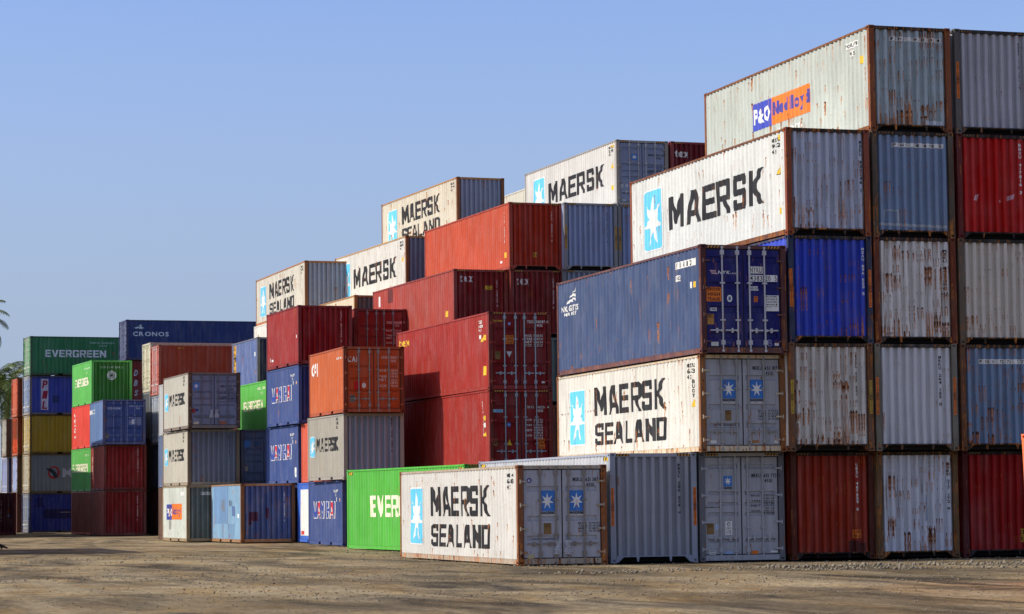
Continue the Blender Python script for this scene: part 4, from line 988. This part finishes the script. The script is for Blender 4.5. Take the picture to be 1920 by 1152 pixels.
b = Box('sliver of a mustard yellow container end beside the red doors', 30.1, 104.5, 2.0, 2 * HCU, L40, HCU, (190, 156, 40), rust=(.1, .15, .3))
b = Box('white container on the fifth level whose grey doors carry one small star', 37.66, 104.41, 1.4, 5 * HCU, L40, HCU, (202, 201, 192), end_col=(130, 140, 164), frame_col=(150, 144, 134), rust=(.05, .08, .2), door='mh', rod_col=(176, 178, 182))
maersk40(b, False, True, ('MSKU', '228', '45')); door_star(b, .72, .99, 2.02, 2.29, words=False); door_no(b, 'MSKU', '228 267 1', '45G1', INK, 2.21); table(b, 1.49, 1.37, 2.13, 1.77, 5, INK); b.mark('sticker', 'F', [('r', (.2, .79, .33, .95), (176, 180, 186)), ('p', [disc(.48, .88, .06, .08)], (190, 196, 206)), ('r', (.26, .19, .44, .28), (176, 186, 196))]); b.mark('sticker', 'L', [('p', [[(11.45, 1.70), (11.75, 1.70), (11.68, 1.93)]], YEL), ('r', (11.5, .75, 11.75, .95), YEL), ('r', (11.5, 2.62, 11.85, 2.72), YEL)]); hazard(b)
b = Box('dark maroon container end with three white letters against the sky, beside the star door', 40.2, 104.4, 1.4, 5 * HCU, L40, HCU, (128, 40, 40), end_col=(112, 28, 34), rust=(.06, .08, .2))
b.mark('lettering', 'F', [('t', (.2, 2.2, .86, 2.52), 'tex', WHT)]); hazard(b)
b = Box('weathered white container with rusty post and two lettering lines, highest of three against the sky', 34.41, 118.15, 2.9, 5 * HCU, L40, HCU, (203, 195, 174), end_col=(140, 150, 168), frame_col=(170, 122, 68), rust=(.42, .34, .6), post_col=(130, 84, 50))
maersk40(b, True, True, ('MSKU', '704', '45'))
b = Box('white container with one lettering line, directly left of the orange red container', 31.86, 118.24, 2.7, 4 * HCU, L40, HCU, (208, 206, 196), end_col=(130, 140, 160), frame_col=(180, 140, 90), rust=(.24, .30, .5), post_col=(130, 88, 56))
maersk40(b, False, True, ('MSKU', '815', '45')); b.mark('sticker', 'L', [('p', [[(11.4, 1.70), (11.75, 1.70), (11.68, 1.93)]], YEL)])
b = Box('white container with rust spotted end, leftmost of the white ones against the sky', 29.21, 128.37, .2, 4 * HCU, L40, ST, (204, 198, 181), end_col=(150, 160, 178), frame_col=(170, 110, 60), rust=(.32, .44, .6), post_col=(130, 84, 54))
maersk40(b, num=('MSKU', '590', '42'))
b = Box('plain cream container directly under the leftmost white one, only a corner of it showing', 29.1, 128.4, .2, 4 * HCU - HCU, L40, HCU, (222, 218, 206), rust=(.15, .2, .4))
b = Box('cream container showing just its upper strip above the maroon red one', 29.32, 118.3, 2.5, 3 * HCU, L40, HCU, (222, 206, 176), end_col=(122, 116, 110), frame_col=(170, 120, 70), rust=(.25, .3, .5))
b = Box('beige roof edge of a container far behind, left of the one with the star door', 40.6, 119.6, 1.4, 15.05, L40, HCU, (206, 202, 184), rust=(.12, .2, .3))

# ================================================================== left hand block
EVG = (82, 158, 92)
def evergreen_x(b):
    b.mark('lettering', 'R', [('b', (1.0, 1.22, 5.06, 1.69), 'EVERGREEN', (226, 236, 240))]); b.mark('number', 'R', [('t', (4.0, 2.13, 5.6, 2.23), 'EMCU 3601284', (170, 200, 190)), ('t', (4.6, 1.95, 5.1, 2.04), '22G1', (170, 200, 190))]); b.mark('sticker', 'R', [('p', [disc(5.57, 1.48, .08)], (140, 100, 70))])
EX, EY, ER = 20.24, 170.7, 4.4
b = Box('dark green container with white lettering on its long side, atop the five high left stack', EX, EY - .3, ER, 4 * ST, L20, ST, (54, 126, 80), end_col=(84, 160, 98), frame_col=(60, 92, 66), rust=(.08, .08, .3), door='bl', rod_col=(226, 224, 210), ax='X'); evergreen_x(b)
b = Box('blue container with a white banner of red letters, fourth level of the left stack', EX, EY, ER, 3 * ST, L20, ST, (62, 80, 170), end_col=(82, 122, 182), frame_col=(120, 116, 112), rust=(.08, .12, .35), door='bl', rod_col=(226, 224, 210), ax='X')
b.mark('lettering', 'R', [('r', (.74, .32, 1.23, 2.38), (204, 206, 220)), '+'] + [('t', (.82, 1.74 - i * .68, 1.14, 2.26 - i * .68), c, (160, 28, 66), 1, .15) for i, c in enumerate('PIL')], label='white banner with red letters'); b.mark('repaint_patch', 'R', [('r', (1.51, .79, 1.97, 1.28), (52, 66, 120))])
b = Box('mustard yellow container without lettering, third level of the left stack', EX + .03, EY + .1, ER, 2 * ST, L20, ST, (178, 152, 42), end_col=(196, 164, 50), frame_col=(110, 92, 44), rust=(.10, .12, .3), door='bl', rod_col=(226, 224, 210), ax='X')
b = Box('grey container with a red round emblem, second level of the left stack', EX + .02, EY + .2, ER, ST, L20, ST, (128, 140, 144), end_col=(180, 168, 132), frame_col=(124, 108, 72), rust=(.14, .14, .4), door='bl', rod_col=(226, 224, 210), ax='X')
b.mark('logo', 'R', [('p', [disc(1.62, 1.37, .40, .42)], (176, 56, 48)), '+', ('p', [disc(1.60, 1.40, .27, .29)], (126, 140, 150)), '+', ('p', [[(1.12, 1.66), (1.5, 1.62), (1.78, 1.36), (1.90, 1.02), (1.66, 1.02), (1.5, 1.32), (1.16, 1.56)]], (42, 60, 62))], label='red round emblem with a dark swoosh'); b.mark('lettering', 'R', [('t', (2.2, 1.04, 4.5, 1.66), 'MISC', (190, 198, 204))])
b = Box('deep blue container with dark repainted rectangles on its long side, bottom of the left stack', EX, EY + .1, ER, 0, L20, ST, (44, 54, 136), end_col=(72, 96, 140), frame_col=(70, 74, 96), rust=(.08, .15, .3), door='bl', rod_col=(226, 224, 210), ax='X')
b.mark('repaint_patch', 'R', [('r', (.51, 1.76, .92, 2.35), (36, 36, 96)), ('r', (.97, .93, 3.6, 1.54), (34, 32, 84)), ('r', (.34, 1.69, 1.07, 1.76), (36, 36, 96)), '+', ('r', (2.06, 1.32, 2.73, 1.36), (160, 150, 150))])
b = Box('deep blue container with paired doors on top of two dark red ones', 21.5, 146.5, -1.1, 2 * ST, L20, ST, (98, 126, 170), end_col=(60, 80, 140), frame_col=(88, 92, 130), rust=(.08, .08, .3), door='tx', rod_col=(110, 124, 170))
b.mark('lettering', 'F', [('t', (.28, 2.02, 1.02, 2.14), 'ICONLINE', (200, 210, 236))]); door_no(b, 'ICNU', '127 40 8', '22G1', (190, 200, 230), 2.16); table(b, 1.5, 1.12, 2.17, 1.58, 5, (200, 208, 230)); sticker(b, 1.66, 1.18, 1.84, 1.46, (214, 220, 232)); plate(b, .15, .36, .35, .66, (120, 120, 110)); b.mark('lettering', 'L', [('t', (.1, 1.9, 2.4, 2.16), 'MLD', WHT)])
b = Box('dark red container end directly under the deep blue doors at the left', 21.62, 146.9, -1.0, ST, L20, ST, (146, 62, 48), end_col=(144, 34, 32), frame_col=(110, 42, 34), rust=(.1, .14, .3))
vno(b, 1.95, 'TRIU 704813 6', (226, 206, 200), 2.35, 1.0, .06); vno(b, .8, 'TRIU 704813 6', (226, 206, 200), 2.0, .7, .25, 'L')
b = Box('dark red container end on the ground under another dark red one, left of the gap', 21.58, 146.7, -1.0, 0, L20, ST, (118, 60, 46), end_col=(128, 30, 30), frame_col=(100, 40, 34), rust=(.1, .14, .3)); vno(b, 1.935, 'TRIU 318867 6', (210, 186, 184), 2.24, .84, .06)
PX, PY = 21.72, 152.9
b = Box('green container with a white round compass emblem on its end, in the left block', PX, PY - .3, 3.0, 3 * ST, L20, ST, (96, 184, 84), end_col=(60, 128, 48), rust=(.04, .05, .1))
b.mark('lettering', 'L', [('p', block_polys('EVERGREEN', .85, 1.15, 5.1, 1.64, gap=.05), CRM)]); b.mark('number', 'F', [('t', (.56, 2.11, 1.9, 2.23), 'EITU 047289 2', (206, 224, 200), 0)]); b.mark('number', 'L', [('t', (3.6, 2.1, 5.5, 2.22), 'EITU 0472', (190, 226, 180)), ('t', (4.3, 1.84, 4.9, 1.96), '22', (190, 226, 180))])
b.mark('logo', 'F', [('p', [disc(1.22, 1.69, .28, .28, 28)], (220, 224, 214)), '+', ('p', [disc(1.22, 1.69, .20, .20, 24)], (120, 140, 110)), '+', ('p', [disc(1.22, 1.69, .175, .175, 24)], (214, 220, 208)), '+', ('p', [star(1.22, 1.69, .17, .17, 8, .36)], (30, 70, 38))], label='white round emblem with a compass star')
b = Box('bright red container side with white upright script, under the green one with the round emblem', PX, PY, 2.8, 2 * ST, L20, ST, (222, 72, 56), end_col=(140, 36, 32), rust=(.04, .06, .15))
b.mark('lettering', 'L', [('v', .95, 2.15, .65, .5, 'LIFTVAN S', WHT)])
b = Box('green container half in shade, second level under the bright red side', PX + .02, PY + .1, 3.1, ST, L20, ST, (94, 180, 84), end_col=(56, 110, 46), rust=(.04, .05, .1))
b.mark('lettering', 'L', [('p', block_polys('EVERGREEN', .3, 1.17, 5.0, 1.66, gap=.05), CRM)]); b.mark('number', 'L', [('t', (3.9, 2.1, 5.6, 2.22), 'EISU 151', (190, 226, 180)), ('t', (4.4, 1.84, 4.9, 1.96), '22', (190, 226, 180))])
b = Box('dark brown container side in full shade on the ground, under the half shaded green one', PX + .01, PY, 3.1, 0, L20, ST, (124, 66, 48), end_col=(110, 40, 36), frame_col=(190, 110, 84), rust=(.1, .12, .25))
b = Box('long navy blue container with white lettering on its side, highest of the left block', 25.41, 163.0, 2.2, 2 * HCU + 2 * ST, L40, ST, (42, 60, 114), end_col=(116, 124, 150), frame_col=(56, 62, 96), rust=(.05, .1, .25), door='bl', ax='X')
b.mark('lettering', 'R', [('t', (.43, 1.54, 2.76, 1.83), 'CRONOS', (206, 218, 232))]); b.mark('logo', 'R', [('p', [[(.50, 2.08), (.62, 2.02), (.8, 2.06), (.86, 2.0), (.98, 2.04), (1.0, 1.94), (1.06, 2.06), (1.18, 2.03), (1.06, 2.12), (.96, 2.12), (1.0, 2.2), (.95, 2.28), (.86, 2.26), (.84, 2.18), (.9, 2.2), (.9, 2.14), (.74, 2.14), (.62, 2.1)]], (206, 218, 232))], label='white sea horse figure')
b = Box('brown container with slanted white letters one above another, under the long navy one', 25.3, 163.2, 2.2, 2 * ST + HCU, L40, HCU, (128, 48, 44), frame_col=(110, 50, 44), rust=(.06, .1, .25), ax='X')
b.mark('lettering', 'R', [('t', (.63, 1.90, .86, 2.28), 'D', (204, 214, 226), 1, .2), ('t', (.63, 1.26, .86, 1.64), 'B', (204, 214, 226), 1, .2), ('t', (.65, .62, .86, 1.0), 'S', (204, 214, 226), 1, .2)])
b = Box('long rust brown container with a sunlit red door end, behind the grey three high stack', 24.86, 147.41, 1.97, HCU + 2 * ST, L40, HCU, (154, 58, 34), end_col=(196, 96, 78), frame_col=(160, 84, 66), rust=(.08, .1, .3), door='bl', ax='X', rod_col=(226, 206, 196))
b.mark('lettering', 'R', [('t', (1.1, 2.68, 1.5, 2.76), 'TGHU 90', (206, 160, 60))])
b = Box('grey door end behind, half sunlit, directly under the red door end', 24.9, 147.5, 1.97, 2 * ST, L40, HCU, (112, 120, 128), end_col=(170, 178, 184), rust=(.08, .1, .3), door='bl', ax='X', rod_col=(206, 210, 214))
b = Box('cream door end of a container, left behind the red door end', 24.79, 149.95, 1.93, 2 * HCU + ST, L40, HCU, (190, 184, 160), end_col=(222, 216, 186), rust=(.08, .1, .3), door='bl', ax='X')
b = Box('plain orange container at the far left, its doors in sunlight below the palm crown', 19.85, 174.4, 2.4, 3 * ST, L20, ST, (150, 66, 26), end_col=(232, 108, 62), frame_col=(168, 76, 34), rust=(.08, .08, .2), door='bl', ax='X', rod_col=(232, 160, 130))
b = Box('orange container with blackened upper doors under the plain orange one at the far left', 19.95, 175.0, 2.4, 2 * ST, L20, ST, (160, 72, 30), end_col=(228, 104, 58), frame_col=(150, 76, 40), rust=(.08, .08, .3), door='bl', ax='X')
b.mark('repaint_patch', 'F', [('r', (.20, 1.1, 2.2, 2.4), (62, 62, 58))])
b = Box('pale blue door end in the second level at the far left, under the orange ones', 20.0, 175.6, 2.4, ST, L20, ST, (110, 84, 48), end_col=(196, 206, 232), frame_col=(110, 84, 56), rust=(.06, .06, .25), door='bl', ax='X')
table(b, .4, .9, 1.0, 1.6, 4, (80, 90, 120))
b = Box('light grey door end cut by the left edge of the picture, third level', 19.63, 178.9, 2.0, 2 * ST, L20, ST, (110, 96, 76), end_col=(206, 204, 190), frame_col=(100, 76, 50), rust=(.08, .1, .3), door='bl', ax='X')
b = Box('blue and white door end cut by the left edge of the picture, second level', 19.75, 179.6, 2.0, ST, L20, ST, (60, 76, 130), end_col=(120, 144, 214), frame_col=(190, 192, 196), rust=(.06, .08, .2), door='bl', ax='X', rod_col=(214, 216, 224))
b = Box('dark maroon container end on the dirt at the left edge of the picture', 15.66, 159.4, 0, 0, L20 * 2 + .08, ST, (92, 30, 34), end_col=(74, 20, 26), rust=(.05, .06, .15))
vno(b, 1.55, 'TTNU 448713 2', (180, 150, 150), 2.15, .8, .07); vno(b, 1.98, 'TTNU', (150, 120, 120), 2.2, 1.6, .06); sticker(b, 1.92, 1.35, 2.04, 1.55, (150, 70, 40)); sticker(b, 1.92, 1.1, 2.04, 1.28, (120, 130, 170))
# bright orange one at the right edge, standing a little askew nearer to the camera
b = Box('bright orange container corner post cut by the right edge of the picture', 24.76, 32.95, 0, .0, L40, HCU, (236, 124, 70), rust=(.02, .04, .05), tilt=-R(2))

# ------------------------------------------------------------------ containers that carry the ones above, mostly out of sight
FILL = [
 ('rust red container carrying the lower bright red one, behind the bright green one', 27.4, 90.1, .5, 0, L40, HCU, (150, 50, 44), 'Y'),
 ('dark red container in the second level under the mustard yellow sliver', 30.1, 104.5, 2., HCU, L40, HCU, (120, 36, 34), 'Y'),
 ('grey blue container on the ground two levels under the mustard yellow sliver', 30.1, 104.5, 2., 0, L40, HCU, (100, 110, 130), 'Y'),
 ('green grey container carrying the brick red end with cropped letters', 32.7, 104.3, 1.8, 2 * HCU, L40, HCU, (96, 110, 104), 'Y'),
 ('brown container two levels under the brick red end with cropped letters', 32.7, 104.3, 1.8, HCU, L40, HCU, (110, 60, 44), 'Y'),
 ('ochre container carrying the cream strip behind the maroon red one', 29.3, 118.3, 2.5, 2 * HCU, L40, HCU, (150, 110, 60), 'Y'),
 ('blue container carrying the white one left of the orange red container', 31.86, 118.3, 2.7, 3 * HCU, L40, HCU, (70, 90, 150), 'Y'),
 ('red container carrying the weathered white one on the fifth level', 34.4, 118.3, 2.9, 4 * HCU, L40, HCU, (150, 56, 48), 'Y'),
 ('brown container carrying the faded navy one with the yellow strip', 27.18, 130.7, 1.3, 2 * ST, L20, ST, (110, 66, 50), 'Y'),
 ('grey container carrying the small green one in the third level', 26.2, 124.0, 1.6, ST, L20, ST, (110, 114, 120), 'Y'),
 ('blue container in the second level at the back of the grey three high stack', 21.9, 123.4, .8, ST, L20, ST, (90, 104, 130), 'Y'),
 ('brown container on the dirt at the back of the grey three high stack', 21.9, 123.4, .8, 0, L20, ST, (96, 70, 56), 'Y'),
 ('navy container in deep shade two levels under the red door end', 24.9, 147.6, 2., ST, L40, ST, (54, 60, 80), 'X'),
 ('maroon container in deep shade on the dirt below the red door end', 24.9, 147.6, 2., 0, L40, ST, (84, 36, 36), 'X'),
 ('grey container carrying the cream door end', 24.8, 150.1, 2., ST + HCU, L40, HCU, (120, 124, 122), 'X'),
 ('brown container two levels under the cream door end', 24.8, 150.1, 2., ST, L40, HCU, (96, 62, 48), 'X'),
 ('maroon container on the dirt three levels under the cream door end', 24.8, 150.1, 2., 0, L40, ST, (80, 40, 36), 'X'),
 ('brown container in the second level under the brown one with slanted letters', 25.3, 163.3, 2.2, ST, L40, HCU, (100, 70, 50), 'X'),
 ('grey container carrying the brown one with slanted letters', 25.3, 163.3, 2.2, ST + HCU, L40, ST, (120, 116, 110), 'X'),
 ('grey container on the dirt carrying the shaded grey doors', 23.8, 118.2, 1.4, 0, L20, ST, (104, 112, 124), 'Y'),
 ('brown container on the dirt at the foot of the far left row', 20.0, 175.7, 2.4, 0, L20, ST, (100, 60, 44), 'X'),
 ('dark container on the ground beyond the dark red one, just outside the right edge', 35.3, 63.5, -.3, 0, L40, HCU, (70, 40, 40), 'Y'),  # unseen pair, carries nothing, added to block sky through the slit beside it
 ('dark container in the second level just outside the right edge', 35.0, 62.9, -.3, HCU, L40, HCU, (80, 90, 100), 'Y'),
 ('maroon container carrying the dark red doors in the fourth level', 27.5, 111.2, 1., 2 * ST, L20, ST, (112, 40, 38), 'Y'),
]
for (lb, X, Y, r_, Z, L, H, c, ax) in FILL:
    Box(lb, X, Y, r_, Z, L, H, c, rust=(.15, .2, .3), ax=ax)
# stacks left of the picture whose shadows fall into it
OFF = [
 ('grey container on the dirt outside the left edge, bottom of a pair', 5.45, 93.2, 0, 0, L40, ST, (130, 130, 128)),
 ('red container outside the left edge, upper one of a pair', 5.45, 93.2, 0, ST, L40, ST, (150, 60, 50)),
] + [('container number %s of the tall stack outside the left edge' % n, 10.55, 147.2, 0, i * HCU, L20, HCU, c) for i, (n, c) in enumerate((('one', (90, 100, 130)), ('two', (130, 60, 50)), ('three', (110, 112, 110)), ('four', (70, 110, 80))))] \
  + [('container number %s of the long stack outside the left edge' % n, 9.95, 153.6, 0, i * ST, L40, ST, c) for i, (n, c) in enumerate((('one', (120, 60, 50)), ('two', (80, 90, 130)), ('three', (150, 110, 60)), ('four', (130, 130, 130))))]
for (lb, X, Y, r_, Z, L, H, c) in OFF:
    Box(lb, X, Y, r_, Z, L, H, c, rust=(.15, .2, .3), group='containers left of the picture')

# ------------------------------------------------------------------ crumpled plastic tied round lock rods
def plastic(base, u0, u1, v0, v1, label, seed):
    rnd = random.Random(seed); n, mrow = 14, 16; V = []; Fc = []
    for j in range(mrow + 1):
        v = v0 + (v1 - v0) * j / mrow; pinch = 1 - .45 * math.sin(math.pi * min(1, max(0, (j / mrow - .35) / .65)))
        for i in range(n + 1):
            f = i / n; u = (u0 + u1) / 2 + (u1 - u0) / 2 * (2 * f - 1) * pinch + rnd.uniform(-.008, .008)
            d = -.035 - .05 * math.sin(math.pi * f) + rnd.uniform(-.018, .018)
            V.append((u - HW, -base.L / 2 + d, v + rnd.uniform(-.015, .015)))
    for j in range(mrow):
        for i in range(n): a = j * (n + 1) + i; Fc.append((a, a + 1, a + n + 2, a + n + 1))
    mt = simple('clear_plastic', (208, 212, 218), .25, 0., .15, 20.)
    mt.node_tree.nodes['Principled BSDF'].inputs['Alpha'].default_value = .62
    o = obj('plastic_wrap', mesh_from('plastic_wrap', V, Fc), mt)
    o.matrix_world = Matrix.Translation(base.e.location) @ Matrix.Rotation(base.e.rotation_euler.z, 4, 'Z')
    o['label'] = label; o['category'] = 'plastic wrap'; o['group'] = 'plastic tied to door rods'
plastic(G621, .98, 1.17, .28, .62, 'crumpled clear plastic on the left door of the white container on the dirt', 1)
plastic(G621, 1.24, 1.46, .27, .63, 'crumpled clear plastic on the right door of the white container on the dirt', 2)
plastic(MK3, .98, 1.16, .50, .87, 'crumpled plastic on the left door of the grey doors, top of the three high stack', 3)
plastic(MK3, 1.21, 1.42, .50, .87, 'crumpled plastic on the right door of the grey doors, top of the three high stack', 4)

# ------------------------------------------------------------------ palms
def tube(V, Fc, pts, rads, n=9):
    b = len(V)
    for p, r in zip(pts, rads):
        for i in range(n): a = 2 * math.pi * i / n; V.append((p[0] + r * math.cos(a), p[1] + r * math.sin(a), p[2]))
    for j in range(len(pts) - 1):
        for i in range(n): Fc.append((b + j * n + i, b + j * n + (i + 1) % n, b + (j + 1) * n + (i + 1) % n, b + (j + 1) * n + i))
def palm(label, x, y, h, lean, seed, nf=30, fl=4.0):
    rnd = random.Random(seed)
    e = bpy.data.objects.new('palm_tree', None); COL.objects.link(e); e.location = (x - lean, y, 0)
    e['label'] = label; e['category'] = 'palm tree'; e['group'] = 'palm trees behind the yard'
    V = []; Fc = []; pts = []; rads = []
    for i in range(28):
        t = i / 27; pts.append((lean * t * t, .3 * math.sin(2 * t), h * t)); rads.append((.24 - .11 * t + .10 * math.exp(-t * 14)) * (1.06 if i % 2 else .97))
    tube(V, Fc, pts, rads); top = Vector(pts[-1])
    obj('trunk', mesh_from('trunk', V, Fc, True), simple('palm_bark', (118, 102, 84), .95, 0, .35, 4.), e, own=False)
    V = []; Fc = []
    for k in range(nf):
        az = k * 2.39996 + rnd.uniform(-.2, .2); q = k / nf
        el = R(78) - R(112) * q + rnd.uniform(-.12, .12); L = fl * rnd.uniform(.82, 1.1)
        d = Vector((math.cos(az), math.sin(az), 0)); n = 22; p = top.copy(); ang = el; prev = []
        side = Vector((-d.y, d.x, 0)); tw = rnd.uniform(-.5, .5)
        for j in range(n + 1):
            t = j / n; dirv = d * math.cos(ang) + Vector((0, 0, math.sin(ang)))
            prev.append((p.copy(), dirv.copy())); p += dirv * (L / n); ang -= (.035 + .085 * t) * (1.1 + .5 * q)
        for j in range(n):
            a, da = prev[j]; c, _ = prev[j + 1]; r = .03 * (1 - j / n) + .008
            nu = side.cross(da).normalized()
            b = len(V); V += [a - side * r, a + side * r, c + side * r, c - side * r]; Fc.append((b, b + 1, b + 2, b + 3))
            if j < 2: continue
            t = j / n; ll = fl * .21 * math.sin(math.pi * (.12 + .84 * t)) ** .8
            for s in (-1, 1):
                for hh in (0., .5):
                    o = a + (c - a) * hh
                    lf = (side * s * .86 + da * .55 + nu * (.12 + tw * s * .3)).normalized(); droop = Vector((0, 0, -1)) * ll * rnd.uniform(.22, .6)
                    m1 = o + lf * ll * .5 + droop * .25; m2 = o + lf * ll * rnd.uniform(.88, 1.05) + droop
                    w = da * .032
                    b = len(V); V += [o - w * .6, o + w * .6, m1 + w, m1 - w, m2]; Fc += [(b, b + 1, b + 2, b + 3), (b + 3, b + 2, b + 4)]
    for k in range(9):   # hanging dry skirt and coconuts
        az = k * .7; c = top + Vector((math.cos(az) * .26, math.sin(az) * .26, -.32 - .08 * (k % 3))); b = len(V)
        for (dx, dy, dz) in ((0, 0, .16), (.13, 0, 0), (0, .13, 0), (-.13, 0, 0), (0, -.13, 0), (0, 0, -.16)): V.append(c + Vector((dx, dy, dz)))
        Fc += [(b, b + 1, b + 2), (b, b + 2, b + 3), (b, b + 3, b + 4), (b, b + 4, b + 1), (b + 5, b + 2, b + 1), (b + 5, b + 3, b + 2), (b + 5, b + 4, b + 3), (b + 5, b + 1, b + 4)]
    obj('crown', mesh_from('crown', V, Fc), simple('palm_leaf', (92, 108, 40), .6, 0, .55, 1.6), e, own=False)
palm('tall palm whose drooping frond tips hang in from the left edge, above the orange doors', 19.9, 205, 16.0, 1.2, 3, 24)
palm('shorter palm crown at the left edge behind the orange doors', 21.6, 203, 11.0, .6, 8, 26, 4.0)
palm('palm tuft rising directly above the orange door end', 23.2, 209, 11.3, .5, 12, 20, 3.6)
palm('palm standing well outside the left edge', 14.0, 214, 13.0, .8, 21, 26, 3.8)

# ------------------------------------------------------------------ crow at the left edge
def crow(x, y, rz):
    P = [(0, .0, .15), (-.055, .0, .165), (-.10, .0, .20), (-.125, 0, .235), (-.165, 0, .235), (-.20, 0, .228), (.07, 0, .125), (.15, 0, .09), (.22, 0, .065),
         (.005, .025, .09), (.0, .025, .045), (.005, .025, .006), (-.035, .03, .004), (.005, -.025, .09), (.0, -.025, .045), (.005, -.025, .006), (-.035, -.03, .004)]
    E = [(0, 1), (1, 2), (2, 3), (3, 4), (4, 5), (0, 6), (6, 7), (7, 8), (0, 9), (9, 10), (10, 11), (11, 12), (0, 13), (13, 14), (14, 15), (15, 16)]
    RR = [.062, .056, .036, .032, .012, .004, .048, .03, .022, .022, .007, .006, .005, .022, .007, .006, .005]
    me = bpy.data.meshes.new('crow'); me.from_pydata(P, E, []); o = bpy.data.objects.new('crow_cage', me); COL.objects.link(o)
    sk = o.modifiers.new('skin', 'SKIN'); ss = o.modifiers.new('sub', 'SUBSURF'); ss.levels = 1; ss.render_levels = 1
    for i, r in enumerate(RR): me.skin_vertices[0].data[i].radius = (r, r)
    me.skin_vertices[0].data[0].use_root = True
    bpy.context.view_layer.update()
    m2 = bpy.data.meshes.new_from_object(o.evaluated_get(bpy.context.evaluated_depsgraph_get())); bpy.data.objects.remove(o)
    c = obj('crow', m2, simple('black_feathers', (26, 22, 24), .5, 0, .3, 30.), own=False)
    c.location = (x, y, float(ground_h(np.array([x]), np.array([y]))[0])); c.rotation_euler = (0, 0, rz); c.scale = (1.25, 1.25, 1.25)
    c['label'] = 'small dark bird on the dirt at the left edge of the picture'; c['category'] = 'bird'
crow(11.12, 103.0, R(14))
